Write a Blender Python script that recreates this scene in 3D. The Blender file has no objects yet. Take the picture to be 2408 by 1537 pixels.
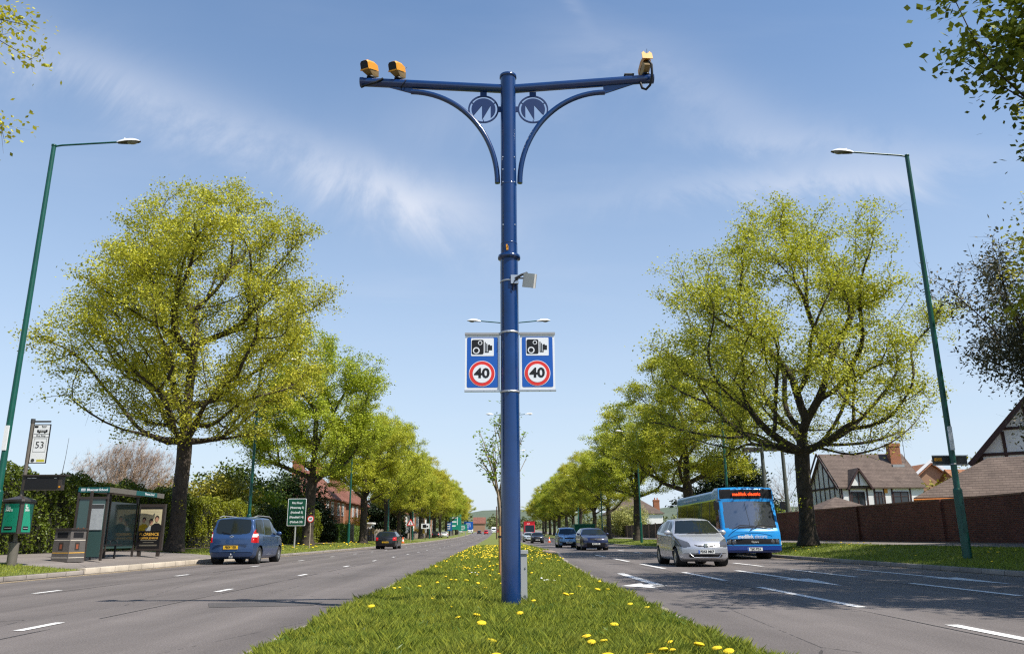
import bpy, math, random
import numpy as np
from mathutils import Vector, Matrix
R = math.radians
random.seed(7); rng = np.random.default_rng(7)
sc = bpy.context.scene
col = sc.collection

# ---------------------------------------------------------------- camera
H_CAM, FOC, PITCH, YAW, ROLL = 0.97, 1832.0, 15.0, 1.0, 0.4
_p, _y, _r = R(PITCH), R(YAW), R(ROLL)
_F = Vector((math.sin(_y)*math.cos(_p), math.cos(_y)*math.cos(_p), math.sin(_p)))
_R0 = Vector((math.cos(_y), -math.sin(_y), 0)); _U0 = _R0.cross(_F)
_R = _R0*math.cos(_r) - _U0*math.sin(_r); _U = _U0*math.cos(_r) + _R0*math.sin(_r)
cam_d = bpy.data.cameras.new("camera"); cam = bpy.data.objects.new("camera", cam_d); col.objects.link(cam)
cam.matrix_world = Matrix(((_R.x, _U.x, -_F.x, 0), (_R.y, _U.y, -_F.y, 0), (_R.z, _U.z, -_F.z, H_CAM), (0, 0, 0, 1)))
cam_d.sensor_fit = 'HORIZONTAL'; cam_d.sensor_width = 36; cam_d.lens = FOC/2407*36
cam_d.clip_start = 0.1; cam_d.clip_end = 6000
sc.camera = cam

# ---------------------------------------------------------------- sun, sky, exposure
SUN_EL, SUN_AZ = 56.0, -34.0          # azimuth from +X towards +Y: the sun stands behind and right of the camera
sd = Vector((math.cos(R(SUN_AZ))*math.cos(R(SUN_EL)), math.sin(R(SUN_AZ))*math.cos(R(SUN_EL)), math.sin(R(SUN_EL))))
sl = bpy.data.lights.new("sun", 'SUN'); sl.energy = 4.6; sl.angle = R(0.5); sl.color = (1, 0.955, 0.88)
so = bpy.data.objects.new("sun", sl); col.objects.link(so); so.rotation_euler = (-sd).to_track_quat('-Z', 'Y').to_euler()
sc.view_settings.view_transform = 'Standard'; sc.view_settings.look = 'None'
sc.view_settings.exposure = 0.6; sc.view_settings.gamma = 1.0; sc.view_settings.use_curve_mapping = False
sc.cycles.max_bounces = 6; sc.cycles.transparent_max_bounces = 6; sc.cycles.caustics_reflective = False; sc.cycles.caustics_refractive = False
sc.cycles.use_denoising = False; sc.cycles.pixel_filter_type = 'BLACKMAN_HARRIS'; sc.cycles.filter_width = 1.25; sc.cycles.sample_clamp_indirect = 4

class NT:
    """tiny node-tree helper"""
    def __init__(s, nt): s.t = nt; nt.nodes.clear()
    def n(s, kind, **kw):
        nd = s.t.nodes.new('ShaderNode'+kind)
        for k, v in kw.items():
            if k.startswith('i_'):
                key = k[2:]; key = int(key) if key.isdigit() else key.replace('_', ' ')
                if isinstance(v, bpy.types.NodeSocket): s.t.links.new(v, nd.inputs[key])
                else: nd.inputs[key].default_value = v
            else: setattr(nd, k, v)
        return nd
    def math(s, op, a, b=None, c=None, clamp=False):
        nd = s.t.nodes.new('ShaderNodeMath'); nd.operation = op; nd.use_clamp = clamp
        for i, v in enumerate((a, b, c)):
            if v is None: continue
            if isinstance(v, bpy.types.NodeSocket): s.t.links.new(v, nd.inputs[i])
            else: nd.inputs[i].default_value = v
        return nd.outputs[0]
    def mix(s, fac, a, b, mode='MIX'):
        nd = s.t.nodes.new('ShaderNodeMix'); nd.data_type = 'RGBA'; nd.blend_type = mode
        for sock, v in ((nd.inputs[0], fac), (nd.inputs[6], a), (nd.inputs[7], b)):
            if isinstance(v, bpy.types.NodeSocket): s.t.links.new(v, sock)
            else: sock.default_value = v if not isinstance(v, tuple) or len(v) == 4 else (*v, 1)
        return nd.outputs[2]
    def ramp(s, fac, stops, interp='LINEAR'):
        nd = s.t.nodes.new('ShaderNodeValToRGB'); s.t.links.new(fac, nd.inputs[0]); nd.color_ramp.interpolation = interp
        el = nd.color_ramp.elements
        while len(el) < len(stops): el.new(0.5)
        for e, (p, c) in zip(el, stops):
            e.position = p; e.color = (c, c, c, 1) if isinstance(c, (int, float)) else (*c, 1)
        return nd.outputs[0]
    def link(s, a, b): s.t.links.new(a, b)

w = bpy.data.worlds.new("World"); sc.world = w; w.use_nodes = True
T = NT(w.node_tree)
sky = T.n('TexSky', sky_type='NISHITA', sun_disc=False, sun_elevation=R(SUN_EL), sun_rotation=R(90-SUN_AZ), altitude=60, air_density=1.0, dust_density=0.6, ozone_density=1.4)
dirn = T.n('TexCoord').outputs['Generated']
sep = T.n('SeparateXYZ', i_0=dirn); dx, dy, dz = sep.outputs
# thin high cloud, mapped on a flat sheet far overhead
inv = T.math('DIVIDE', 1.0, T.math('MAXIMUM', T.math('ADD', dz, 0.12), 0.05))
cx, cy = T.math('MULTIPLY', dx, inv), T.math('MULTIPLY', dy, inv)
cvec = T.n('CombineXYZ', i_0=cx, i_1=cy).outputs[0]
rot = T.n('Mapping', i_Vector=cvec, i_Rotation=(0, 0, R(-62)), i_Scale=(0.55, 1.9, 1)).outputs[0]
n1 = T.n('TexNoise', i_Vector=rot, i_Scale=1.3, i_Detail=9.0, i_Roughness=0.58, i_Distortion=0.6).outputs[0]
n2 = T.n('TexNoise', i_Vector=cvec, i_Scale=0.8, i_Detail=5.0, i_Roughness=0.55, i_Distortion=0.3).outputs[0]
veil = T.math('MULTIPLY', T.ramp(n1, [(0.40, 0.0), (0.76, 1.0)], 'EASE'), T.ramp(n2, [(0.36, 0.0), (0.66, 1.0)], 'EASE'))
fy = T.math('MAXIMUM', dy, 0.05)
gx, gz_ = T.math('DIVIDE', dx, fy), T.math('DIVIDE', dz, fy)
wn = T.n('TexNoise', i_Vector=T.n('CombineXYZ', i_0=gx, i_1=gz_).outputs[0], i_Scale=3.6, i_Detail=12.0, i_Roughness=0.66, i_Distortion=0.9)
wo = T.math('MULTIPLY', T.math('SUBTRACT', wn.outputs[0], 0.5), 0.30)
BANKS = [(-0.13, 0.45, 0.12, 0.045, -0.25, 0.75), (-0.40, 0.57, 0.34, 0.034, -0.42, 0.38), (-0.25, 0.50, 0.20, 0.040, -0.30, 0.30), (0.42, 0.475, 0.20, 0.024, 0.10, 0.75), (0.50, 0.53, 0.24, 0.03, -0.10, 0.34),
         (0.30, 0.62, 0.22, 0.05, -0.5, 0.3), (0.07, 0.86, 0.10, 0.012, -1.1, 0.35), (-0.62, 0.66, 0.22, 0.05, -0.3, 0.3), (0.02, 0.62, 0.2, 0.06, 0.3, 0.22)]
bank = None
for bx, bz, sx, sz, an, am in BANKS:
    ux = T.math('SUBTRACT', gx, bx); uz = T.math('ADD', T.math('SUBTRACT', gz_, bz), T.math('MULTIPLY', wo, 0.6))
    ca, sa = math.cos(an), math.sin(an)
    ax = T.math('DIVIDE', T.math('ADD', T.math('MULTIPLY', ux, ca), T.math('MULTIPLY', uz, sa)), sx)
    az = T.math('DIVIDE', T.math('SUBTRACT', T.math('MULTIPLY', uz, ca), T.math('MULTIPLY', ux, sa)), sz)
    g = T.math('EXPONENT', T.math('MULTIPLY', T.math('ADD', T.math('MULTIPLY', ax, ax), T.math('MULTIPLY', az, az)), -0.9))
    g = T.math('MULTIPLY', g, am)
    bank = g if bank is None else T.math('ADD', bank, g)
streak = T.ramp(wn.outputs[0], [(0.30, 0.25), (0.68, 1.0)], 'EASE')
bank = T.math('MULTIPLY', T.math('MULTIPLY', bank, streak), T.math('GREATER_THAN', dy, 0.05))
cl = T.math('ADD', T.math('MULTIPLY', veil, 0.12), T.math('MULTIPLY', bank, 0.85), clamp=True)
low = T.math('POWER', T.math('SUBTRACT', 1.0, T.math('MAXIMUM', dz, 0.0), clamp=True), 1.9)
skyc = T.mix(T.math('MULTIPLY', low, 0.95), T.n('HueSaturation', i_Saturation=1.32, i_Value=1.0, i_Color=sky.outputs[0]).outputs[0], (4.2, 4.85, 5.7))
skyc = T.mix(cl, skyc, (4.7, 5.0, 5.7))
bg = T.n('Background', i_0=skyc, i_1=0.11)
T.link(bg.outputs[0], T.n('OutputWorld').inputs[0])

# ---------------------------------------------------------------- materials
MATS = {}
def mat(name, c, rough=0.6, metal=0.0, var=0.0, vscale=8.0, bump=0.0, bscale=60.0, spec=0.5, coat=0.0, c2=None, speck=0.0, emit=0.0, trans=0.0, island=0.0, ior=1.5):
    if name in MATS: return MATS[name]
    m = bpy.data.materials.new(name); m.use_nodes = True; MATS[name] = m
    t = NT(m.node_tree)
    pos = t.n('TexCoord').outputs['Object']
    colr = (*c, 1)
    if var > 0 or c2 is not None:
        nz = t.n('TexNoise', i_Vector=pos, i_Scale=vscale, i_Detail=6.0, i_Roughness=0.65).outputs[0]
        f = t.ramp(nz, [(0.3, 0.0), (0.7, 1.0)])
        if c2 is None: c2 = tuple(x*(1-var) for x in c)
        colr = t.mix(f, (*c, 1), (*c2, 1))
    if speck > 0:
        nz = t.n('TexNoise', i_Vector=pos, i_Scale=bscale*1.5, i_Detail=3.0).outputs[0]
        k = t.ramp(nz, [(0.3, 1-speck), (0.7, 1+speck)])
        colr = t.mix(1.0, colr, k, 'MULTIPLY')
    if island > 0:
        ri = t.n('NewGeometry').outputs['Random Per Island']
        k = t.ramp(ri, [(0.0, (1-island, 1-island, 1-island)), (0.5, (1, 1, 1)), (1.0, (1+island*0.8, 1+island*0.45, 1))])
        colr = t.mix(1.0, colr, k, 'MULTIPLY')
        k2 = t.ramp(t.n('ObjectInfo').outputs['Random'], [(0.0, (0.80, 0.90, 0.8)), (0.5, (1, 1, 1)), (1.0, (1.12, 1.02, 1.1))])
        colr = t.mix(1.0, colr, k2, 'MULTIPLY')
    b = t.n('BsdfPrincipled', i_Roughness=rough, i_Metallic=metal)
    if isinstance(colr, tuple): b.inputs['Base Color'].default_value = colr
    else: t.link(colr, b.inputs['Base Color'])
    b.inputs['Specular IOR Level'].default_value = spec; b.inputs['IOR'].default_value = ior
    b.inputs['Coat Weight'].default_value = coat; b.inputs['Coat Roughness'].default_value = 0.06
    if emit > 0:
        b.inputs['Emission Color'].default_value = (*c, 1); b.inputs['Emission Strength'].default_value = emit
    if bump > 0:
        nz = t.n('TexNoise', i_Vector=pos, i_Scale=bscale, i_Detail=4.0).outputs[0]
        t.link(t.n('Bump', i_Strength=bump, i_Distance=0.02, i_Height=nz).outputs[0], b.inputs['Normal'])
    out = b.outputs[0]
    if trans > 0:
        tr = t.n('BsdfTranslucent')
        if isinstance(colr, tuple): tr.inputs[0].default_value = colr
        else: t.link(colr, tr.inputs[0])
        out = t.n('MixShader', i_0=trans, i_1=b.outputs[0], i_2=tr.outputs[0]).outputs[0]
    t.link(out, t.n('OutputMaterial').inputs[0])
    return m

def brick_mat(name, c1, c2, mortar, scale=1.0, bw=0.225, bh=0.075, ms=0.012, rough=0.85, bump=0.35, tile=False):
    m = bpy.data.materials.new(name); m.use_nodes = True; MATS[name] = m
    t = NT(m.node_tree)
    pos = t.n('TexCoord').outputs['Object']; s = t.n('SeparateXYZ', i_0=pos)
    if tile:                                 # roof tiles: courses follow the slope (height), columns follow the plan
        nrm = t.n('SeparateXYZ', i_0=t.n('NewGeometry').outputs['True Normal'])
        side = t.math('GREATER_THAN', t.math('ABSOLUTE', nrm.outputs[0]), t.math('ABSOLUTE', nrm.outputs[1]))
        u = t.math('ADD', t.math('MULTIPLY', side, s.outputs[1]), t.math('MULTIPLY', t.math('SUBTRACT', 1.0, side), s.outputs[0]))
    else: u = t.math('ADD', s.outputs[0], s.outputs[1])
    v = t.n('CombineXYZ', i_0=u, i_1=s.outputs[2]).outputs[0]
    b = t.n('TexBrick', i_Vector=v, i_Color1=(*c1, 1), i_Color2=(*c2, 1), i_Mortar=(*mortar, 1), i_Scale=scale, i_Mortar_Size=ms, i_Brick_Width=bw, i_Row_Height=bh, i_Bias=0.0)
    nz = t.n('TexNoise', i_Vector=pos, i_Scale=0.9, i_Detail=8.0, i_Roughness=0.7).outputs[0]
    k = t.ramp(nz, [(0.25, 0.62), (0.75, 1.25)])
    c = t.mix(1.0, b.outputs[0], k, 'MULTIPLY')
    p = t.n('BsdfPrincipled', i_Roughness=rough); t.link(c, p.inputs['Base Color']); p.inputs['Specular IOR Level'].default_value = 0.25
    hgt = b.outputs['Fac']
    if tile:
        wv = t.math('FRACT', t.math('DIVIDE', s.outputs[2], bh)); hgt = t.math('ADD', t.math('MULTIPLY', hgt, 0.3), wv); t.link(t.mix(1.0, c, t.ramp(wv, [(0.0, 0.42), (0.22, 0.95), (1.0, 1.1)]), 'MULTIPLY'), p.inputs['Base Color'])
    t.link(t.n('Bump', i_Strength=bump, i_Distance=0.02, i_Height=hgt, invert=True).outputs[0], p.inputs['Normal'])
    t.link(p.outputs[0], t.n('OutputMaterial').inputs[0])
    return m

def asphalt(name, c, c2, patch=0.0):
    m = bpy.data.materials.new(name); m.use_nodes = True; MATS[name] = m
    t = NT(m.node_tree); pos = t.n('TexCoord').outputs['Object']
    st = t.n('Mapping', i_Vector=pos, i_Scale=(1.0, 0.06, 1)).outputs[0]
    a = t.n('TexNoise', i_Vector=st, i_Scale=1.1, i_Detail=5.0, i_Roughness=0.6).outputs[0]       # wheel-track streaks along the road
    b = t.n('TexNoise', i_Vector=pos, i_Scale=0.35, i_Detail=6.0, i_Roughness=0.7).outputs[0]
    g = t.n('TexNoise', i_Vector=pos, i_Scale=55.0, i_Detail=3.0, i_Roughness=0.8).outputs[0]
    f = t.math('ADD', t.math('MULTIPLY', a, 0.6), t.math('MULTIPLY', b, 0.4))
    c0 = t.mix(t.ramp(f, [(0.36, 0.0), (0.64, 1.0)]), (*c, 1), (*c2, 1))
    c0 = t.mix(1.0, c0, t.ramp(g, [(0.28, 0.52), (0.72, 1.48)]), 'MULTIPLY')
    xs_ = t.n('SeparateXYZ', i_0=pos).outputs[0]           # polished wheel tracks, oil-darkened lane middles
    ln = t.math('SINE', t.math('ADD', t.math('MULTIPLY', xs_, 3.75), t.math('MULTIPLY', a, 1.6)))
    c0 = t.mix(1.0, c0, t.ramp(t.math('ADD', t.math('MULTIPLY', ln, 0.5), 0.5), [(0.0, 0.90), (1.0, 1.07)]), 'MULTIPLY')
    ck = t.n('TexVoronoi', i_Vector=t.n('Mapping', i_Vector=pos, i_Scale=(0.35, 0.12, 1)).outputs[0], i_Scale=1.0, feature='DISTANCE_TO_EDGE')
    cn = t.n('TexNoise', i_Vector=pos, i_Scale=3.0, i_Detail=5.0).outputs[0]
    cd_ = t.math('LESS_THAN', t.math('ADD', ck.outputs['Distance'], t.math('MULTIPLY', t.math('ABSOLUTE', t.math('SUBTRACT', cn, 0.5)), 0.05)), 0.0045)
    c0 = t.mix(t.math('MULTIPLY', cd_, 0.65), c0, (0.02, 0.018, 0.017, 1))
    sp = t.n('TexVoronoi', i_Vector=pos, i_Scale=38.0).outputs['Distance']
    c0 = t.mix(t.math('MULTIPLY', t.math('LESS_THAN', sp, 0.13), 0.16), c0, (0.5, 0.48, 0.45, 1))
    p = t.n('BsdfPrincipled', i_Roughness=0.82); t.link(c0, p.inputs['Base Color']); p.inputs['Specular IOR Level'].default_value = 0.35
    t.link(t.n('Bump', i_Strength=0.35, i_Distance=0.01, i_Height=g).outputs[0], p.inputs['Normal'])
    t.link(p.outputs[0], t.n('OutputMaterial').inputs[0])
    return m

M_ROAD = asphalt('asphalt', (0.098, 0.084, 0.077), (0.160, 0.139, 0.128))
M_PATH = asphalt('path_asphalt', (0.16, 0.14, 0.125), (0.22, 0.19, 0.17))
M_GRASSG = mat('grass_ground', (0.11, 0.14, 0.02), 0.95, c2=(0.16, 0.17, 0.035), vscale=1.6, bump=0.5, bscale=25, speck=0.35)
M_BLADE = mat('grass_blade', (0.300, 0.340, 0.050), 0.6, c2=(0.20, 0.275, 0.032), vscale=1.4, island=0.6, trans=0.35, spec=0.3)
M_WEED = mat('weed_leaf', (0.12, 0.19, 0.03), 0.45, island=0.35, trans=0.3, spec=0.5)
M_LAND = mat('land', (0.09, 0.12, 0.03), 0.95, c2=(0.14, 0.14, 0.05), vscale=0.05, speck=0.2)
M_KERB = brick_mat('kerb_stone', (0.30, 0.265, 0.23), (0.24, 0.21, 0.185), (0.07, 0.06, 0.05), bw=0.92, bh=4.0, ms=0.012)
M_KERBL = brick_mat('pale_kerb', (0.50, 0.43, 0.34), (0.44, 0.38, 0.30), (0.18, 0.15, 0.12), bw=0.92, bh=4.0, ms=0.012)
M_PAINT = mat('road_paint', (0.74, 0.73, 0.70), 0.7, c2=(0.62, 0.60, 0.57), vscale=6, speck=0.15)
M_PAINTW = mat('worn_paint', (0.70, 0.69, 0.67), 0.75, c2=(0.50, 0.49, 0.47), vscale=5, speck=0.25)
M_YEL = mat('yellow_line', (0.60, 0.45, 0.24), 0.75, c2=(0.42, 0.33, 0.22), vscale=3, speck=0.2)
M_BLUE = mat('pole_blue', (0.003, 0.031, 0.130), 0.20, var=0.25, vscale=4, spec=0.5, coat=0.6)
M_SIGNB = mat('sign_blue', (0.012, 0.100, 0.42), 0.4, spec=0.4)
M_WHITE = mat('sign_white', (0.78, 0.79, 0.80), 0.45)
M_RED = mat('sign_red', (0.70, 0.03, 0.02), 0.4)
M_BLACK = mat('sign_black', (0.014, 0.014, 0.016), 0.5, spec=0.25)
M_STEEL = mat('steel', (0.55, 0.55, 0.55), 0.35, metal=0.8)
M_GALV = mat('galvanised', (0.36, 0.36, 0.355), 0.5, metal=0.25, var=0.15, vscale=4)
M_GBOX = mat('grey_cabinet', (0.40, 0.41, 0.41), 0.5, var=0.12, vscale=3)
M_LAMPG = mat('lamp_green', (0.004, 0.085, 0.060), 0.38, var=0.25, vscale=3, spec=0.5)
M_LAMPH = mat('lamp_white', (0.74, 0.74, 0.72), 0.4)
M_LENS = mat('lamp_lens', (0.22, 0.21, 0.17), 0.12, spec=0.6)
M_DARK = mat('dark_brown_paint', (0.045, 0.035, 0.030), 0.45, var=0.2)
M_DGREY = mat('dark_grey_plastic', (0.05, 0.05, 0.05), 0.5)
M_RUB = mat('rubber', (0.014, 0.014, 0.014), 0.8)
M_GLASSD = mat('dark_glass', (0.012, 0.016, 0.016), 0.04, spec=0.5)
M_WIN = mat('window_glass', (0.03, 0.035, 0.04), 0.05, spec=0.7)
M_CAMY = mat('camera_yellow', (0.66, 0.275, 0.008), 0.45)
M_PLATEW = mat('plate_white', (0.74, 0.74, 0.70), 0.4)
M_PLATEY = mat('plate_yellow', (0.78, 0.46, 0.02), 0.4)
M_CHROME = mat('chrome', (0.75, 0.75, 0.76), 0.12, metal=1.0)
M_ALLOY = mat('alloy', (0.42, 0.43, 0.45), 0.3, metal=0.7)
M_TAIL = mat('tail_lamp_red', (0.50, 0.008, 0.010), 0.15, spec=0.6)
M_HEAD = mat('headlamp_glass', (0.10, 0.105, 0.115), 0.08, spec=0.9, metal=0.25)
M_GLASSS = mat('side_glass', (0.012, 0.015, 0.015), 0.06, spec=0.16)
M_AMBER = mat('amber_lamp', (0.85, 0.20, 0.01), 0.2)
M_BARK = mat('bark', (0.075, 0.056, 0.038), 0.92, c2=(0.022, 0.016, 0.012), vscale=2.6, bump=0.9, bscale=9, speck=0.3)
M_BARKL = mat('pale_bark', (0.32, 0.24, 0.16), 0.9, var=0.3)
M_LEAF = mat('lime_leaf', (0.455, 0.485, 0.046), 0.5, island=0.40, trans=0.34, spec=0.25)
M_LEAF2 = mat('lime_leaf_darker', (0.30, 0.38, 0.03), 0.5, island=0.32, trans=0.42, spec=0.25)
M_HEDGE = mat('hedge_leaf', (0.115, 0.150, 0.016), 0.45, island=0.5, trans=0.25, spec=0.3)
M_HEDGED = mat('dark_hedge_leaf', (0.045, 0.075, 0.014), 0.5, island=0.45, trans=0.2, spec=0.3)
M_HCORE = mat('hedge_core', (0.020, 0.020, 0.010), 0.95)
M_DKLEAF = mat('evergreen_leaf', (0.020, 0.038, 0.014), 0.5, island=0.5, trans=0.12, spec=0.3)
M_CHERRY = mat('cherry_leaf', (0.090, 0.100, 0.050), 0.5, island=0.5, trans=0.3, spec=0.3)
M_BLOS = mat('blossom', (0.62, 0.56, 0.46), 0.6, island=0.2, trans=0.3)
M_FORS = mat('forsythia', (0.62, 0.42, 0.015), 0.6, island=0.3, trans=0.3)
M_YELL = mat('yellow_bush_leaf', (0.30, 0.29, 0.03), 0.5, island=0.4, trans=0.3)
M_TWIG = mat('bare_twig', (0.44, 0.31, 0.21), 0.9, var=0.3, vscale=1.5)
M_DAND = mat('dandelion_yellow', (0.86, 0.60, 0.006), 0.6, bump=0.5, bscale=300, island=0.12)
M_DAISY = mat('daisy_white', (0.78, 0.76, 0.74), 0.6)
M_STEM = mat('flower_stem', (0.16, 0.20, 0.05), 0.6)
M_BRICKW = brick_mat('wall_brick', (0.150, 0.042, 0.027), (0.078, 0.024, 0.018), (0.115, 0.078, 0.062))
M_BRICKH = brick_mat('house_brick', (0.42, 0.125, 0.045), (0.33, 0.095, 0.038), (0.34, 0.24, 0.17))
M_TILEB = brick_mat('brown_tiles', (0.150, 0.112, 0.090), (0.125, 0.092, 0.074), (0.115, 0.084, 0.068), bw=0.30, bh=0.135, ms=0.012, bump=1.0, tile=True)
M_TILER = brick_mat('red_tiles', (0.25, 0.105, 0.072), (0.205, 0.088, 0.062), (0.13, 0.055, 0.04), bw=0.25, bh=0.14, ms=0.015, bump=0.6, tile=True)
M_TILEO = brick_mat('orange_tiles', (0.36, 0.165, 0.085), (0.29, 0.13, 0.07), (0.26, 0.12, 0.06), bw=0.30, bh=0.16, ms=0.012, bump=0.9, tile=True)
M_REND = mat('white_render', (0.82, 0.81, 0.79), 0.85, var=0.08, vscale=0.8, bump=0.15, bscale=40)
M_TIMB = mat('dark_timber', (0.055, 0.022, 0.020), 0.7, var=0.3)
M_FENCE = mat('fence_wood', (0.075, 0.050, 0.036), 0.85, var=0.45, vscale=3)
M_GWOOD = mat('weathered_wood', (0.33, 0.27, 0.21), 0.9, var=0.35, vscale=4)
M_ORANGE = mat('orange_fascia', (0.62, 0.20, 0.035), 0.6, var=0.2)
M_GREENS = mat('road_sign_green', (0.003, 0.062, 0.034), 0.4)
M_GETG = mat('poster_green', (0.010, 0.34, 0.20), 0.45, var=0.15, vscale=5)
M_TEAL = mat('shelter_teal', (0.004, 0.085, 0.085), 0.4)
M_GREYM = mat('shelter_grey', (0.14, 0.125, 0.105), 0.5, var=0.15)
M_TGLASS = mat('shelter_glass', (0.045, 0.085, 0.080), 0.1, spec=0.5)
M_CREAM = mat('poster_cream', (0.56, 0.49, 0.30), 0.5)
M_GOLD = mat('poster_gold', (0.72, 0.40, 0.06), 0.5)
M_SKIN = mat('poster_tan', (0.45, 0.25, 0.16), 0.5)
M_LED = mat('led_red', (1.0, 0.075, 0.012), 0.5, emit=1.4)
M_PAPER = mat('timetable_paper', (0.40, 0.42, 0.42), 0.5, c2=(0.30, 0.32, 0.33), vscale=14)
M_SOLAR = mat('solar_panel', (0.04, 0.06, 0.12), 0.15, spec=0.7)
M_CONE = mat('cone_orange', (0.85, 0.13, 0.02), 0.5)
M_STAKE = mat('stake_wood', (0.50, 0.26, 0.09), 0.75, var=0.3)
M_PATCH = asphalt('patch_concrete', (0.26, 0.19, 0.14), (0.33, 0.25, 0.19))

# ---------------------------------------------------------------- mesh helpers
def link(name, me, parent=None, loc=None, mats=None):
    o = bpy.data.objects.new(name, me); col.objects.link(o)
    if parent is not None: o.parent = parent
    if loc is not None: o.location = loc
    if mats:
        for m in mats: me.materials.append(m)
    return o
def tag(o, label=None, cat=None, group=None, kind=None):
    if label: o['label'] = label
    if cat: o['category'] = cat
    if group: o['group'] = group
    if kind: o['kind'] = kind
    return o
def thing(name, label, cat, loc=(0, 0, 0), rz=0.0, group=None):
    o = bpy.data.objects.new(name, None); col.objects.link(o); o.location = loc; o.rotation_euler = (0, 0, rz); o.empty_display_size = 0.2
    return tag(o, label, cat, group)
def copy_tree(o, parent=None):
    c = o.copy(); col.objects.link(c); c.parent = parent
    for ch in o.children: copy_tree(ch, c)
    return c
def npmesh(name, v, f, smooth=False, mi=None):
    """v (N,3), f (M,k) with one k"""
    v = np.asarray(v, np.float32); f = np.asarray(f, np.int32); k = f.shape[1]
    me = bpy.data.meshes.new(name)
    me.vertices.add(len(v)); me.vertices.foreach_set('co', v.ravel())
    me.loops.add(f.size); me.loops.foreach_set('vertex_index', f.ravel())
    me.polygons.add(len(f)); me.polygons.foreach_set('loop_start', np.arange(0, f.size, k, dtype=np.int32))
    me.polygons.foreach_set('use_smooth', np.full(len(f), smooth))
    if mi is not None: me.polygons.foreach_set('material_index', np.asarray(mi, np.int32))
    me.update(calc_edges=True); me.validate()
    return me

class MB:
    def __init__(s): s.v = []; s.f = []; s.m = []; s.s = []; s.M = Matrix.Identity(4)
    def add(s, vs, fs, mi=0, smooth=False):
        b = len(s.v); s.v += [tuple(s.M @ Vector(p)) for p in vs]
        for q in fs: s.f.append(tuple(b+i for i in q)); s.m.append(mi); s.s.append(smooth)
        return s
    def box(s, x0, x1, y0, y1, z0, z1, mi=0):
        vs = [(x0, y0, z0), (x1, y0, z0), (x1, y1, z0), (x0, y1, z0), (x0, y0, z1), (x1, y0, z1), (x1, y1, z1), (x0, y1, z1)]
        return s.add(vs, [(3, 2, 1, 0), (4, 5, 6, 7), (0, 1, 5, 4), (1, 2, 6, 5), (2, 3, 7, 6), (3, 0, 4, 7)], mi)
    def bar(s, a, b, w, h, mi=0):
        """square bar from a to b"""
        a, b = Vector(a), Vector(b); d = (b-a).normalized(); u = Vector((0, 0, 1)) if abs(d.z) < 0.95 else Vector((0, 1, 0))
        x = d.cross(u).normalized()*(w/2); z = x.cross(d).normalized()*(h/2)
        vs = [a-x-z, a+x-z, a+x+z, a-x+z, b-x-z, b+x-z, b+x+z, b-x+z]
        return s.add(vs, [(0, 1, 2, 3), (7, 6, 5, 4), (0, 4, 5, 1), (1, 5, 6, 2), (2, 6, 7, 3), (3, 7, 4, 0)], mi)
    def tube(s, pts, rad, n=12, mi=0, caps=True, smooth=True):
        pts = [Vector(p) for p in pts]; rad = rad if isinstance(rad, (list, tuple)) else [rad]*len(pts)
        vs = []; prev = None
        for i, p in enumerate(pts):
            d = (pts[min(i+1, len(pts)-1)]-pts[max(i-1, 0)])
            d = d.normalized() if d.length > 1e-9 else Vector((0, 0, 1))
            if prev is None: u = d.orthogonal().normalized() if abs(d.z) < 0.9 else Vector((1, 0, 0))
            else: u = prev
            u = (u-d*u.dot(d)).normalized(); prev = u; v = d.cross(u)
            for k in range(n):
                a = 2*math.pi*k/n; vs.append(p+(u*math.cos(a)+v*math.sin(a))*rad[i])
        fs = [(i*n+k, i*n+(k+1) % n, (i+1)*n+(k+1) % n, (i+1)*n+k) for i in range(len(pts)-1) for k in range(n)]
        s.add(vs, fs, mi, smooth)
        if caps:
            s.add(vs[:n], [tuple(range(n-1, -1, -1))], mi); s.add(vs[-n:], [tuple(range(n))], mi)
        return s
    def lathe(s, prof, n=24, mi=0, smooth=True, c=(0, 0, 0)):
        """prof: (r, z) list about the z axis"""
        vs = [(c[0]+r*math.cos(2*math.pi*k/n), c[1]+r*math.sin(2*math.pi*k/n), c[2]+z) for r, z in prof for k in range(n)]
        fs = [(i*n+k, i*n+(k+1) % n, (i+1)*n+(k+1) % n, (i+1)*n+k) for i in range(len(prof)-1) for k in range(n)]
        return s.add(vs, fs, mi, smooth)
    def prism(s, poly, o, ux, uy, depth, mi=0):
        """polygon (u,v) in the plane o+u*ux+v*uy pushed along ux x uy by depth; n-gon caps"""
        o, ux, uy = Vector(o), Vector(ux), Vector(uy); nz = ux.cross(uy).normalized()
        a = [o+ux*p[0]+uy*p[1] for p in poly]; b = [p+nz*depth for p in a]; n = len(poly)
        area = sum(poly[i][0]*poly[(i+1) % n][1]-poly[(i+1) % n][0]*poly[i][1] for i in range(n))
        F = [tuple(range(n-1, -1, -1)), tuple(range(n, 2*n))]+[(i, (i+1) % n, n+(i+1) % n, n+i) for i in range(n)]
        if area < 0: F = [tuple(reversed(q)) for q in F]
        return s.add(a+b, F, mi)
    def build(s, name, mats, parent=None, loc=None):
        me = bpy.data.meshes.new(name); me.from_pydata(s.v, [], s.f); me.polygons.foreach_set('material_index', s.m); me.polygons.foreach_set('use_smooth', s.s); me.update()
        return link(name, me, parent, loc, mats if isinstance(mats, (list, tuple)) else [mats])

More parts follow.
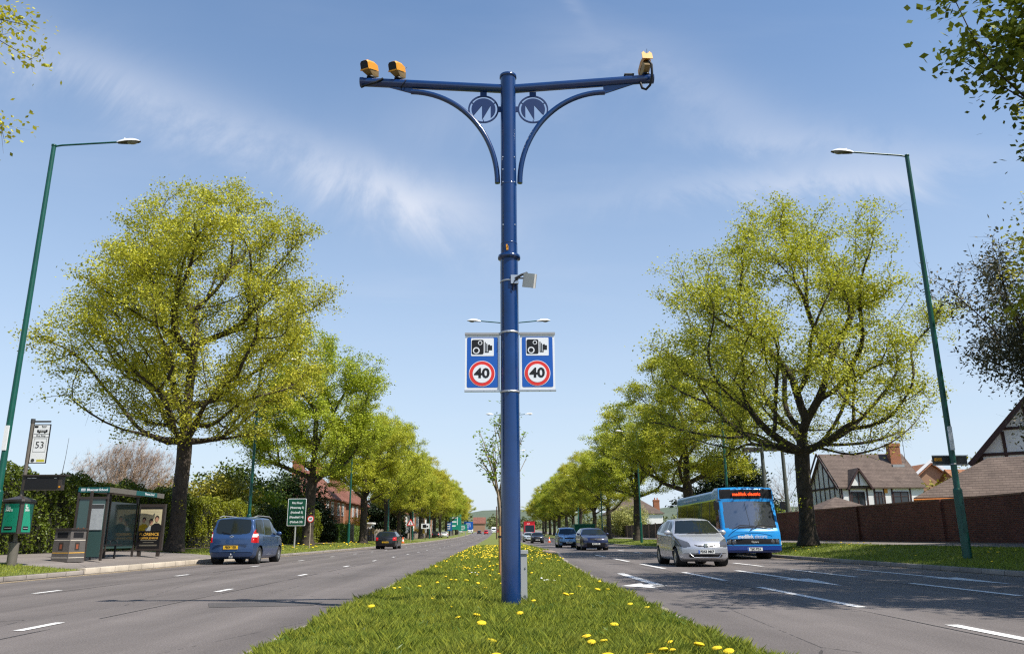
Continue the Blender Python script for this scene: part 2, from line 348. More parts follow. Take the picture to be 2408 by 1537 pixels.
def circ(r, n=32, c=(0, 0), a0=0, a1=2*math.pi): return [(c[0]+r*math.cos(a0+(a1-a0)*k/n), c[1]+r*math.sin(a0+(a1-a0)*k/n)) for k in range(n)]
def rrect(w, h, r, c=(0, 0), n=4):
    out = []
    for sx, sy, a in ((1, 1, 0), (-1, 1, 90), (-1, -1, 180), (1, -1, 270)):
        for k in range(n+1):
            t = R(a+90*k/n); out.append((c[0]+sx*(w/2-r)+r*math.cos(t), c[1]+sy*(h/2-r)+r*math.sin(t)))
    return out
XZ = ((1, 0, 0), (0, 0, 1))        # drawing plane facing -Y: prism depth runs towards -Y
def lettering(body, size, m, parent, o, ux=(1, 0, 0), uy=(0, 0, 1), ext=0.002, align='CENTER', name='lettering', bold=0.0, sx=1.0, sp=1.0):
    cu = bpy.data.curves.new('txt', 'FONT'); cu.body = body; cu.size = size; cu.align_x = align; cu.align_y = 'CENTER'; cu.extrude = ext; cu.offset = bold; cu.space_line = sp; cu.resolution_u = 3
    to = bpy.data.objects.new('txt', cu); me = bpy.data.meshes.new_from_object(to)
    bpy.data.objects.remove(to); bpy.data.curves.remove(cu)
    ux, uy = Vector(ux), Vector(uy); nz = ux.cross(uy); o = Vector(o)
    me.transform(Matrix(((ux.x*sx, uy.x, nz.x, o.x), (ux.y*sx, uy.y, nz.y, o.y), (ux.z*sx, uy.z, nz.z, o.z), (0, 0, 0, 1))))
    me.materials.clear()
    return link(name, me, parent, None, [m])
# ---------------------------------------------------------------- terrain, roads, verges
def gz(y):
    return 0.0 if y < 70 else (1.66*((y-70)/247.0)**2 if y < 400 else 2.96+(y-400)*0.012)
YS = [-60, -30, -12, -4, 0, 3]+list(range(5, 72, 3))+list(range(75, 200, 10))+list(range(200, 420, 20))+[450, 500, 600, 700]
def strip(name, prof, m, y0=-60, y1=700, kind='structure'):
    ys = [y0]+[y for y in YS if y0 < y < y1]+[y1]
    rows = [prof(y) for y in ys]; n = len(rows[0])
    vs = [(x, y, z+gz(y)) for y, r in zip(ys, rows) for x, z in r]
    fs = [(i*n+k, i*n+k+1, (i+1)*n+k+1, (i+1)*n+k) for i in range(len(ys)-1) for k in range(n-1)]
    o = link(name, npmesh(name, vs, fs, True), None, None, [m])
    return tag(o, kind=kind)
def lerp(x, xs, ys): return float(np.interp(x, xs, ys))
def med_l(y): return lerp(y, [0, 25, 60, 126, 300], [-1.95, -2.08, -2.4, -2.8, -3.0])
def med_r(y): return lerp(y, [0, 20, 30, 40, 47, 56, 70, 300], [1.92, 2.05, 2.35, 2.85, 3.3, 3.15, 3.1, 3.0])
KL, KR = -11.75, 11.85
def z_med(x, y):
    a, b = med_l(y), med_r(y); t = (x-a)/(b-a); return 0.07+0.045*math.sin(math.pi*min(max(t, 0), 1))**0.6
def z_left(x): return lerp(x, [-17.8, -16, -14, -12.0], [0.44, 0.42, 0.30, 0.12])
def z_right(x): return lerp(x, [12.0, 13.6, 15, 16.4, 20], [0.12, 0.27, 0.43, 0.50, 0.60])
far_x = [-900, -300, -60]
g = [(-900, 0.38), (-60, 0.38), (-17.9, 0.38), (-15, -0.35), (15, -0.35), (20.5, 0.45), (60, 0.45), (900, 0.45)]
strip('ground', lambda y: g, M_LAND, -60, 700)
strip('road', lambda y: [(KL, 0), (-7, 0.0), (med_l(y)+0.3, 0)], M_ROAD).name = 'carriageway_road'
strip('road', lambda y: [(med_r(y)-0.3, 0), (7, 0.0), (KR, 0)], M_ROAD).name = 'oncoming_carriageway_road'
strip('median_ground', lambda y: [(med_l(y)+(med_r(y)-med_l(y))*t, z_med(med_l(y)+(med_r(y)-med_l(y))*t, y)) for t in (0, .06, .2, .4, .6, .8, .94, 1)], M_GRASSG)
def kerb(name, x0, x1, top, m, y0=-60, y1=700):
    sg = 1 if x1 > 0 else -1
    for ye in (y0, y1):
        o = MB(); x = x0(ye); d = 0.004 if ye == y0 else -0.004
        o.add([(x, ye+d, -0.02+gz(ye)), (x, ye+d, top-.02+gz(ye)), (x+.02*sg, ye+d, top+gz(ye)), (x+x1, ye+d, top+gz(ye)), (x+x1, ye+d, -.05+gz(ye))], [(0, 1, 2, 3, 4)]); tag(o.build('kerb_end', m), kind='structure')
    return strip(name, lambda y: [(x0(y), -0.02), (x0(y), top-0.02), (x0(y)+0.02*(1 if x1 > 0 else -1), top), (x0(y)+x1, top), (x0(y)+x1, -0.05)], m, y0, y1)
kerb('kerb', lambda y: med_r(y)+0.06, -0.13, 0.075, M_KERB)
kerb('kerb', lambda y: med_l(y)-0.05, 0.12, 0.06, M_KERB)
kerb('kerb', lambda y: KL, -0.15, 0.115, M_KERB, -60, 23.5); kerb('kerb', lambda y: KL, -0.15, 0.115, M_KERB, 38, 700)
kerb('kerb', lambda y: KL+0.02, -0.36, 0.165, M_KERBL, 23.3, 38.2)
kerb('kerb', lambda y: KR, 0.15, 0.12, M_KERB)
strip('verge', lambda y: [(x, z_left(x)) for x in (-14.3, -13.4, -12.6, KL-0.13)], M_GRASSG, -60, 23.4)
strip('path', lambda y: [(x, z_left(x)+0.005) for x in (-17.9, -16, -14.25)], M_PATH, -60, 23.4)
strip('pavement', lambda y: [(x, z_left(x)) for x in (-17.9, -16, -14, KL-0.33)], M_PATH, 23.4, 37)
strip('verge', lambda y: [(x, z_left(x)) for x in (-16.2, -15, -14, -13, KL-0.13)], M_GRASSG, 37, 700)
strip('path', lambda y: [(x, z_left(x)) for x in (-17.9, -17, -16.2)], mat('dirt_path', (0.25, 0.17, 0.11), 0.95, var=0.4, vscale=1.5, speck=0.25), 37, 700)
strip('verge', lambda y: [(x, z_right(x)) for x in (KR+0.13, 12.8, 13.6, 14.3, 15, 15.7, 16.4)], M_GRASSG)
strip('path', lambda y: [(x, z_right(x)) for x in (16.4, 18, 20)], M_PATH)
# concrete patch worn through the median edge
b = MB(); pz = 0.012
b.add([(2.35, 40.5, 0.125), (2.88, 40.6, 0.09), (3.32, 47, 0.09), (3.26, 51, 0.09), (2.65, 50, 0.13), (2.4, 45, 0.135)], [(0, 1, 2, 3, 4, 5)])
tag(b.build('worn_path', M_PATCH), kind='structure')
b = MB(); b.add([(-4.2, 12.0, 0.004), (-2.75, 12.2, 0.004), (-2.75, 12.95, 0.004), (-4.5, 12.8, 0.004)], [(0, 1, 2, 3)])
tag(b.build('road_patch', asphalt('patch_asphalt', (0.075, 0.068, 0.064), (0.095, 0.085, 0.08))), kind='structure')
# joints sealed with dark bitumen between lanes
b = MB()
for xj in (-5.02, -8.38, 4.72, 8.0):
    y = 6.0
    while y < 90:
        dx = random.uniform(-0.015, 0.015); b.add([(xj+dx-0.012, y, 0.003), (xj+dx+0.012, y, 0.003), (xj+dx+0.012, y+random.uniform(3, 6), 0.003), (xj+dx-0.012, y+3, 0.003)], [(0, 1, 2, 3)]); y += 4.5 if random.random() < .8 else 9
tag(b.build('road_joint', mat('bitumen', (0.02, 0.019, 0.018), 0.7)), kind='structure')
# pale grit lying in the gutters beside the median
for nm, fx, sg in (('gutter_grit', lambda y: med_l(y)-0.045, -1), ('gutter_grit', lambda y: med_r(y)+0.055, 1)):
    V, F = [], []; yy = 4.0; k = 0
    while yy < 60:
        wv = 0.10+0.09*abs(math.sin(yy*1.7+sg))+random.uniform(0, .07); V += [(fx(yy), yy, .0045), (fx(yy)+sg*wv, yy, .0045)]; k += 1; yy += .35+yy*.01
    F = [(2*i, 2*i+1, 2*i+3, 2*i+2) for i in range(k-1)]
    tag(link(nm, npmesh(nm, V, F), None, None, [mat('grit', (0.30, 0.255, 0.215), 0.95, c2=(0.19, 0.165, 0.145), vscale=5, speck=0.4)]), kind='structure')
# painted markings
mk = MB(); Z = 0.006
def dash(x, y0, y1, w=0.11, m=mk, x2=None):
    x2 = x if x2 is None else x2; za, zb = gz(y0)+Z, gz(y1)+Z
    m.add([(x-w/2, y0, za), (x+w/2, y0, za), (x2+w/2, y1, zb), (x2-w/2, y1, zb)], [(0, 1, 2, 3)])
for k in range(-1, 60):
    y = 15.35+6.55*k; s = 0.9 if y < 60 else 1.3
    dash(-8.62, y, y+s, 0.12); y = 15.5+6.2*k; dash(-5.28, y-0.1, y+0.75, 0.12)
for y0, y1 in ((7.6, 8.98), (11.15, 15.5), (17.8, 21.8), (24.3, 28.3), (31, 35), (37.6, 41.6)): dash(4.93, y0, y1, 0.15)
for y0, y1 in ((9.6, 10.6), (12.9, 16.3), (18.75, 22.9), (25.4, 28.6), (31.5, 34.6), (38.4, 41.5), (45, 48), (52, 54.5)): dash(8.25 if y0 < 30 else 8.0, y0, y1, 0.15)
for k in range(10): dash(7.5, 60+k*9, 63+k*9, 0.13)
tag(mk.build('lane_marking', M_PAINT), kind='structure')
ar = MB()
def poly(pts, m=ar): m.add([(x, y, Z) for x, y in pts], [tuple(range(len(pts)))])
poly([(3.08, 21.4), (3.08, 16.25), (3.28, 16.0), (3.28, 21.4)]); poly([(3.06, 16.62), (2.92, 16.62), (2.95, 17.05), (2.42, 16.2), (2.98, 15.35), (2.96, 15.98), (3.30, 15.98), (3.30, 16.2)])
for x in (6.6, 9.95):
    poly([(x+0.09, 22.6), (x-0.09, 22.6), (x-0.09, 18.2), (x-0.33, 18.5), (x+0.02, 15.7), (x+0.36, 18.3), (x+0.09, 18.2)])
tag(ar.build('arrow_marking', M_PAINTW), kind='structure')
yl = MB()
def edge(x0, y0, y1, m=yl, w=0.06):
    ys = [y0]+[y for y in YS if y0 < y < y1]+[y1]
    for a, c in zip(ys[:-1], ys[1:]): dash(x0, a, c, w, m)
edge(KL+0.22, -10, 300); edge(KL+0.36, -10, 300); edge(KR-0.22, -10, 200, w=0.05)
tag(yl.build('edge_line', M_YEL), kind='structure')
# far hill
hs = []
for i in range(60):
    x = -1500+3000*i/59; hs.append((x, 14+7*math.sin(i*0.9)+6*math.sin(i*0.37+1)+random.uniform(-1, 1)))
V = [(x, 690, 4) for x, h in hs]+[(x, 900, 12+h*0.6) for x, h in hs]+[(x, 1250, 24+h*1.0) for x, h in hs]+[(x, 1500, 20) for x, h in hs]
n = len(hs); Fq = [(r*n+i, r*n+i+1, (r+1)*n+i+1, (r+1)*n+i) for r in range(3) for i in range(n-1)]
tag(link('hills', npmesh('hills', V, Fq, True), None, None, [mat('far_hill', (0.105, 0.125, 0.075), 0.95, c2=(0.06, 0.085, 0.05), vscale=0.02)]), kind='structure')

# ---------------------------------------------------------------- grass
def blades(name, xs, ys, zs, hs, ws, m, lean=0.5, kind='stuff', label=None):
    n = len(xs); a = rng.uniform(0, 2*np.pi, n); la = rng.uniform(0, 2*np.pi, n); ll = hs*rng.uniform(0.05, lean, n)
    ux, uy = np.cos(a)*ws/2, np.sin(a)*ws/2
    v = np.empty((n, 4, 3), np.float32)
    v[:, 0] = np.stack([xs-ux, ys-uy, zs], 1); v[:, 1] = np.stack([xs+ux, ys+uy, zs], 1)
    v[:, 2] = np.stack([xs+ux*0.8+np.cos(la)*ll*0.4, ys+uy*0.8+np.sin(la)*ll*0.4, zs+hs*0.6], 1)
    v[:, 3] = np.stack([xs+np.cos(la)*ll, ys+np.sin(la)*ll, zs+hs], 1)
    f = np.arange(n*4).reshape(n, 4)
    o = link(name, npmesh(name, v.reshape(-1, 3), f), None, None, [m]); return tag(o, label, None, None, kind)
def gsample(n, ya, yb):
    u = rng.uniform(0, 1, n); return 1/(1/ya-u*(1/ya-1/yb))
vz_med = np.vectorize(z_med); vgz = np.vectorize(gz)
N = 300000; ys = gsample(N, 4.9, 80); ml, mr = np.array([med_l(y) for y in ys]), np.array([med_r(y) for y in ys])
xs = ml+0.0+(mr-ml)*rng.uniform(0.0, 1.0, N)
patch = (xs > 2.55) & (ys > 40.5) & (ys < 51) & (xs > 2.5+(ys-45)*0.03)
keep = ~patch; xs, ys = xs[keep], ys[keep]
cl = np.sin(xs*5.1+np.sin(ys*3.7)*1.3)*np.sin(ys*2.9+np.sin(xs*4.3))
hs_ = (0.032+0.070*rng.uniform(0, 1, len(xs))**1.6)*(1+0.55*cl); ws_ = 0.0048*np.maximum(1, ys/8.0)*rng.uniform(0.7, 1.4, len(xs))
blades('grass', xs, ys, vz_med(xs, ys)+vgz(ys)-0.01, hs_, ws_, M_BLADE, 0.9)
N = 9000; ys = gsample(N, 4.9, 40); xs = np.array([med_l(y) for y in ys])+0.03+rng.uniform(0, 1, N)*4.25
xs = np.minimum(xs, np.array([med_r(y) for y in ys])-0.03)
cl = np.sin(xs*3.3+1)*np.sin(ys*2.1+xs) > 0.0; xs, ys = xs[cl], ys[cl]
blades('weed_leaves', xs, ys, vz_med(xs, ys), 0.03+0.045*rng.uniform(0, 1, len(xs)), 0.016*np.maximum(1, ys/11)*rng.uniform(0.7, 1.5, len(xs)), M_WEED, 1.6)
def verge_grass(n, xa, xb, ya, yb, zf):
    ys = gsample(n, ya, yb); xs = rng.uniform(xa, xb, n)
    blades('grass', xs, ys, np.vectorize(zf)(xs)+vgz(ys)-0.01, 0.035+0.05*rng.uniform(0, 1, n), 0.010*np.maximum(1, ys/18)*rng.uniform(0.7, 1.4, n), M_BLADE, 0.9)
verge_grass(14000, -14.3, KL-0.14, 14, 23.4, z_left)
verge_grass(20000, -16.2, KL-0.14, 37, 130, z_left)
verge_grass(80000, KR+0.14, 16.4, 14, 130, z_right)

# dandelions and daisies: one head on one stem each
def head_mesh(r, petals):
    b = MB(); b.tube([(0, 0, 0), (0.004, 0.002, 0.5), (0, 0, 1.0)], [0.0035, 0.003, 0.003], 5)
    return b
def flower(name, label, cat, group, r, hm, hgt, parts):
    root = bpy.data.objects.new(name, None) if parts else None
    b = MB(); b.tube([(0, 0, -0.02), (0.006, 0.003, hgt*0.5), (0, 0, hgt)], 0.003, 5, 0)
    h = MB(); n = 11
    h.lathe([(0.0, hgt-0.006), (r*0.55, hgt-0.004), (r, hgt+0.004), (r*0.92, hgt+0.012), (r*0.6, hgt+0.018), (0.0, hgt+0.020)], n, 0, False)
    for k in range(n): a = 2*math.pi*k/n; h.add([(r*.5*math.cos(a-.2), r*.5*math.sin(a-.2), hgt+.008), (r*1.18*math.cos(a), r*1.18*math.sin(a), hgt+.002), (r*.5*math.cos(a+.2), r*.5*math.sin(a+.2), hgt+.008)], [(0, 1, 2)], 0)
    if parts:
        col.objects.link(root); tag(root, label, cat, group)
        b.build('stem', M_STEM, root); h.build('flower_head', hm, root); return root
    k = len(b.v); b.add(h.v, h.f, 1); return tag(b.build(name, [M_STEM, hm]), label, cat, group)
def scatter(src, pts, sc_=(0.8, 1.25)):
    for i, (x, y, z) in enumerate(pts):
        o = src if i == 0 else copy_tree(src)
        o.location = (x, y, z); s = random.uniform(*sc_); o.scale = (s, s, s); o.rotation_euler = (random.uniform(-.25, .25), random.uniform(-.25, .25), random.uniform(0, 6))
NEAR = [(1113, 1532), (1168, 1532), (1150, 1500), (1131, 1461), (1080, 1440), (1117, 1441), (1224, 1434), (1383, 1487), (1391, 1494), (1421, 1491), (1443, 1459), (1429, 1533), (1577, 1499), (1580, 1509), (1638, 1502), (1688, 1506),
        (1716, 1513), (1528, 1533), (1609, 1534), (1786, 1534), (1562, 1513), (1325, 1393), (1401, 1379), (1428, 1375), (1360, 1370), (875, 1417), (912, 1389), (1015, 1397), (1140, 1375), (1058, 1416), (1095, 1362), (1483, 1408), (1522, 1415), (1256, 1403), (1344, 1388)]
def px_ground(x, y, zs=0.15):
    d = _F+_R*((x-1203.5)/FOC)-_U*((y-768.5)/FOC)
    t = (zs-H_CAM)/d.z; return d*t+Vector((0, 0, H_CAM))
pts = []
for x, y in NEAR:
    p = px_ground(x, y, 0.22); pts.append((p.x, p.y, z_med(p.x, p.y)))
DL = 'yellow dandelion in full flower on the grass median'
scatter(flower('dandelion', DL, 'dandelion', 'dandelions in the grass of the median', 0.038, M_DAND, 0.075, True), pts)
pts = []
while len(pts) < 165:
    y = random.uniform(13, 22) if random.random() < .18 else random.uniform(20, 44); a, c = med_l(y), med_r(y); x = random.uniform(a+0.15, c-0.1)
    if 14 < y < 20 and x < 0 and random.random() < .4: continue
    if x > 2.4 and 40 < y < 51: continue
    if (math.sin(x*2.1+y*.4)*math.sin(y*.7) < -0.25): continue
    pts.append((x, y, z_med(x, y)))
scatter(flower('dandelion', DL, 'dandelion', 'dandelions in the grass of the median', 0.026, M_DAND, 0.07, False), pts, (0.75, 1.3))
ys = rng.uniform(30, 75, 400); xs = np.array([med_l(y) for y in ys])+rng.uniform(0.1, 5.3, 400); k = xs < 2.4; xs, ys = xs[k], ys[k]
b = MB()
for x, y in zip(xs, ys):
    z = z_med(x, y)+gz(y)+0.08; r = 0.032
    b.add([(x-r, y-r*.6, z), (x+r, y-r*.6, z), (x+r, y+r, z+.02), (x-r, y+r, z+.02), (x, y, z+.035)], [(0, 1, 4), (1, 2, 4), (2, 3, 4), (3, 0, 4)])
tag(b.build('far_dandelions', M_DAND), 'far dandelions colouring the median grass yellow beyond the tall blue pole', None, None, 'stuff')
pr = []
for _ in range(34):
    y = random.choice((random.uniform(16, 26), random.uniform(26, 40))); x = random.uniform(12.3, 16); pr.append((x, y, z_right(x)))
scatter(flower('dandelion', 'yellow dandelion on the shaded verge before the brick wall', 'dandelion', 'dandelions on the verge before the brick wall', 0.032, M_DAND, 0.12, False), pr)
pl = []
for _ in range(60):
    y = random.uniform(46, 88); x = random.uniform(-15.5, -12.2); pl.append((x, y, z_left(x)+gz(y)))
scatter(flower('dandelion', 'yellow dandelion on the verge beyond the blue van', 'dandelion', 'dandelions on the verge beyond the blue van', 0.055, M_DAND, 0.12, False), pl, (0.8, 1.5))
pd = []
for x, y in ((1272, 1354), (1278, 1357), (1285, 1359), (1302, 1360), (1290, 1357), (1110, 1342), (1117, 1343), (1122, 1345)):
    p = px_ground(x, y, 0.2); pd.append((p.x, p.y, z_med(p.x, p.y)))
scatter(flower('daisy', 'small white daisy in the grass beside the tall blue pole', 'daisy', 'white daisies beside the blue pole', 0.022, M_DAISY, 0.05, False), pd)
# seed heads and a few dry stalks
ps = []
for x, y in ((740, 1437), (1738, 1437)): pass
# ---------------------------------------------------------------- the tall blue camera pole
PX_, PY_ = 0.15, 10.55; PZ = z_med(PX_, PY_)-0.02
pole = thing('camera_pole', 'tall dark blue steel pole with two arms on the grass median', 'camera pole', (PX_, PY_, PZ))
z0 = -PZ      # local z = world z + z0
b = MB(); b.lathe([(0.128, -0.1), (0.128, 4.82+z0), (0.122, 4.84+z0), (0.122, 5.0+z0), (0.118, 5.02+z0), (0.118, 5.95+z0), (0.116, 5.96+z0), (0.116, 7.74+z0)], 40); b.build('shaft', M_BLUE, pole)
b = MB(); b.lathe([(0.118, 7.73+z0), (0.130, 7.735+z0), (0.130, 7.775+z0), (0.10, 7.79+z0), (0, 7.795+z0)], 32); b.build('cap', M_BLUE, pole)
b = MB(); b.lathe([(0.128, 4.79+z0), (0.158, 4.80+z0), (0.162, 4.825+z0), (0.158, 4.85+z0), (0.12, 4.86+z0)], 40); b.build('collar', M_BLUE, pole)
for zz, rr in ((5.955, 0.1195), (5.03, 0.1205)):
    b = MB(); b.lathe([(rr-.003, zz-.012+z0), (rr, zz-.008+z0), (rr, zz+.008+z0), (rr-.003, zz+.012+z0)], 36); b.build('joint_ring', M_BLUE, pole)
for s, xe, ze in ((-1, -2.07, 7.665), (1, 2.35, 7.735)):
    xe -= 0.15*0
    b = MB(); b.tube([(s*0.10, 0, 7.555+z0), (xe-0.15, 0, ze+z0)], 0.068, 20); b.build('arm', M_BLUE, pole)
    b = MB(); e = Vector((xe-0.15, 0, ze+z0)); b.tube([e-Vector((s*0.02, 0, 0)), e+Vector((s*0.035, 0, 0))], 0.074, 20); b.build('arm_end_cap', M_BLUE, pole)
    # curved brace: quarter sweep from low on the shaft to far out on the arm
    pts = []
    for k in range(25):
        t = k/24*math.pi/2; x = 0.165+1.31*(1-math.cos(t)); z = 5.99+1.49*math.sin(t)
        pts.append((s*x, 0, z+z0+0.02*(k/24)))
    b = MB(); b.tube(pts, 0.040, 14); b.build('brace', M_BLUE, pole)
    xb = s*1.475; za = 7.555+(ze-7.555)*(abs(xb)/abs(xe-0.15))
    b = MB(); b.prism([(xb*1-s*0.02, 7.47+z0), (xb+s*0.62, za+0.03+z0), (xb+s*0.2, za+0.03+z0), (xb-s*0.02, za-0.03+z0)], (0, 0.012, 0), *XZ, 0.024); b.build('gusset', M_BLUE, pole)
# pierced roundels, each an open ring with a pierced disc
def roundel(cx, left):
    e = bpy.data.objects.new('roundel', None); col.objects.link(e); e.parent = pole; e.location = (cx, 0, 7.205+z0)
    Rr = 0.232; k = Rr/118.0; c = (1005, 435) if left else (1377, 430)
    b = MB(); nn = 56
    def ring(r0, r1, a0, a1, n):
        P = [(r1*math.cos(a0+(a1-a0)*i/n), r1*math.sin(a0+(a1-a0)*i/n)) for i in range(n+1)]+[(r0*math.cos(a1+(a0-a1)*i/n), r0*math.sin(a1+(a0-a1)*i/n)) for i in range(n+1)]
        return P
    for q in range(4):
        b.prism(ring(Rr*0.90, Rr, q*math.pi/2, (q+1)*math.pi/2, 14), (0, 0.008, 0), *XZ, 0.016)
    ri = Rr*0.785
    PT = [((930, 487), (993, 403), (993, 560)), ((1060, 403), (1060, 560))] if left else [((1447, 470), (1387, 395), (1387, 560)), ((1318, 395), (1318, 560))]
    def q(p): return ((p[0]-c[0])*k, -(p[1]-c[1])*k)
    m = 1 if left else -1
    A, Bt = q(PT[0][0]), q(PT[0][1]); D2, E2 = q(PT[1][0]), q(PT[1][1])
    aA = math.atan2(A[1], A[0]); nr = math.hypot(*A)
    xb = Bt[0]; ab = -math.acos(max(-1, min(1, xb/ri))); Bb = (ri*math.cos(ab), ri*math.sin(ab))
    ae = -math.acos(max(-1, min(1, D2[0]/ri))); Eb = (ri*math.cos(ae), ri*math.sin(ae))
    if left: a_from, a_to = ae, (aA if aA > 0 else aA+2*math.pi)
    else: a_from, a_to = (ae if ae > 0 else ae+2*math.pi), aA
    arc = [(ri*math.cos(a_from+(a_to-a_from)*i/40), ri*math.sin(a_from+(a_to-a_from)*i/40)) for i in range(41)]
    P = [A, Bt, (Bb[0]+m*0.002, Bb[1]), D2, Eb]+arc[1:]
    b.prism(P, (0, 0.008, 0), *XZ, 0.016)
    for a in (32, 148, 270):                       # short bridges from ring to disc
        t = R(a); d = Vector((math.cos(t), 0, math.sin(t))); b.bar(d*ri*0.985, d*Rr*0.92, 0.014, 0.016)
    s = 1 if left else -1
    b.box(min(s*Rr*.97, s*(Rr+.06)), max(s*Rr*.97, s*(Rr+.06)), -.0075, .0075, -.045, .045); b.box(-0.05, 0.05, -.0075, .0075, Rr*.98, Rr+0.06)
    o = b.build('disc', mat('roundel_blue', (0.005, 0.026, 0.105), 0.5, spec=.3), e)
roundel(-0.375, True); roundel(0.375, False)
for zz in (6.37, 6.17, 5.97, 5.30):
    for sx in (-0.085, 0.085):
        b = MB(); b.M = Matrix.Translation((sx, -math.sqrt(0.117**2-sx*sx), zz+z0)); b.tube([(0, 0, 0), (0, -0.010, 0)], 0.009, 8); b.build('bolt', M_STEEL, pole)
b = MB(); yy = -0.1195
for x0, x1, za, zb in ((-0.045, -0.022, 4.93, 4.985), (-0.042, -0.012, 4.90, 4.94), (-0.03, -0.012, 4.94, 4.96)): b.box(x0, x1, -0.1255, -0.108, za+z0, zb+z0)
b.build('sticker', M_CAMY, pole)
b = MB(); x = 1.86; za = 7.555+(7.735-7.555)*(x/2.2)
b.box(x-.06, x+.06, -.03, .03, za+.05+z0, za+.085+z0); b.box(x-.075, x+.075, -.04, .04, za+.085+z0, za+.10+z0); b.build('mounting_plate', M_DGREY, pole)
# average speed cameras: hood, dark window, underside, swivel foot
def speed_camera(wx, wz, label, yaw, tilt, away=False, aerial=True):
    t = thing('speed_camera', label, 'camera', (wx, PY_, wz), R(yaw), 'yellow speed cameras on the pole arms'); t.scale = (0.80, 0.80, 0.84)
    b = MB(); L = 0.40
    sec = [(-0.225, .085, .105), (-0.18, .095, .118), (0.02, .095, .112), (0.14, .075, .085), (0.175, .05, .05)]
    def ringpts(y, w_, h_): return [(-w_, y, -.055), (-w_, y, h_*.62), (-w_*.72, y, h_*.95), (0, y, h_*1.02), (w_*.72, y, h_*.95), (w_, y, h_*.62), (w_, y, -.055)]
    M0 = Matrix.Translation((0, 0, 0.20)) @ Matrix.Rotation(R(tilt), 4, 'X'); b.M = M0
    vs = [p for s in sec for p in ringpts(*s)]; n = 7
    fs = [(i*n+k, (i+1)*n+k, (i+1)*n+k+1, i*n+k+1) for i in range(len(sec)-1) for k in range(n-1)]
    b.add(vs, fs, 0); b.add(ringpts(*sec[-1]), [tuple(range(n))], 0)
    b.box(-.098, .098, -.232, -.205, -.062, -.040)
    if away:                                             # rear cowl with a notch for the aerial
        b.prism([(-.10, -.05), (-.10, .10), (-.055, .155), (-.03, .10), (.03, .10), (.055, .155), (.10, .10), (.10, -.05)], (0, .19, 0), (-1, 0, 0), (0, 0, 1), 0.012)
    b.build('hood', M_CAMY, t)
    g = MB(); g.M = M0; g.prism([(-.082, -.045), (.082, -.045), (.084, .06), (.06, .095), (0, .104), (-.06, .095), (-.084, .06)], (0, -.212, 0), *XZ, 0.006); g.build('window', M_BLACK, t)
    u = MB(); u.M = M0; u.add([(-.088, -.20, -.055), (.088, -.20, -.055), (.088, .12, -.055), (-.088, .12, -.055), (-.05, -.05, -.15), (.05, -.05, -.15), (.055, .14, -.15), (-.055, .14, -.15)], [(3, 2, 1, 0), (4, 5, 6, 7), (0, 1, 5, 4), (1, 2, 6, 5), (2, 3, 7, 6), (3, 0, 4, 7)]); u.build('lower_housing', mat('camera_underside', (0.34, 0.22, 0.09), 0.5), t)
    f = MB(); f.lathe([(.028, .02), (.028, .07)], 12); f.lathe([(.075, -.005), (.075, .02), (.05, .035), (0, .035)], 18); f.build('swivel_foot', M_BLACK, t)
    if aerial:
        a = MB(); a.tube([(.02, .14, .26), (.05, .22, .36)] if not away else [(0, .15, .28), (0, .17, .44)], .004, 5); a.build('aerial', M_BLACK, t)
    return t
speed_camera(-1.95, 7.735, 'yellow speed camera at the outer end of the left arm', -26, 20, aerial=False)
speed_camera(-1.53, 7.715, 'yellow speed camera with a thin aerial, inboard on the left arm', -24, 20)
speed_camera(2.27, 7.80, 'yellow speed camera on the right arm, its back turned', 184, 20, away=True)
b = MB(); b.tube([(-1.75, PY_-.075, 7.68), (-1.85, PY_-.10, 7.60), (-2.02, PY_-.10, 7.54), (-2.07, PY_-.05, 7.55), (-2.05, PY_, 7.60)], .018, 8)
b.tube([(-1.40, PY_-.07, 7.66), (-1.45, PY_-.09, 7.56), (-1.47, PY_-.05, 7.53), (-1.49, PY_, 7.58)], .007, 6)
b.M = Matrix.Translation((-PX_, -PY_, -PZ)); b.v = [tuple(Vector(p)-Vector((PX_, PY_, PZ))) for p in b.v]; b.build('cable', M_BLACK, pole)
b = MB(); b.tube([(2.29, PY_-.18, 7.93), (2.32, PY_-.22, 7.84), (2.33, PY_-.17, 7.66), (2.30, PY_-.12, 7.55), (2.24, PY_-.10, 7.49), (2.19, PY_-.07, 7.53), (2.17, PY_-.03, 7.66)], .019, 8)
b.v = [tuple(Vector(p)-Vector((PX_, PY_, PZ))) for p in b.v]; b.build('cable', M_BLACK, pole)

# grey sensor box clamped to the pole
t = thing('sensor_box', 'pale grey sensor box on a bracket high on the blue pole', 'sensor', (PX_, PY_, 4.43))
b = MB(); b.M = Matrix.Translation((.285, -.12, .01)) @ Matrix.Rotation(R(-22), 4, 'Z') @ Matrix.Rotation(R(13), 4, 'Y') @ Matrix.Rotation(R(14), 4, 'X')
b.box(-.085, .085, -.045, .02, -.10, .10); b.build('case', mat('pale_grey_box', (0.62, 0.60, 0.57), 0.5), t)
b2 = MB(); b2.M = b.M; b2.box(-.083, .083, .021, .045, -.098, .098); b2.build('back_plate', M_GALV, t)
b = MB(); b.box(.02, .125, -.155, -.10, -.04, .085); b.build('bracket', M_STEEL, t)
b = MB(); b.tube([(.08, -.15, .03), (.17, -.15, .085), (.25, -.10, .13)], .018, 8); b.tube([(.08, -.155, .0), (.13, -.17, .03), (.22, -.11, .05)], .012, 6); b.tube([(.07, -.155, .0), (.05, -.15, -.08), (.045, -.135, -.14)], .008, 6); b.build('bracket_arm', M_BLACK, t)
b = MB(); b.lathe([(.1285, .012), (.1325, .012), (.1325, .034), (.1285, .034)], 36); b.build('strap', M_STEEL, t)

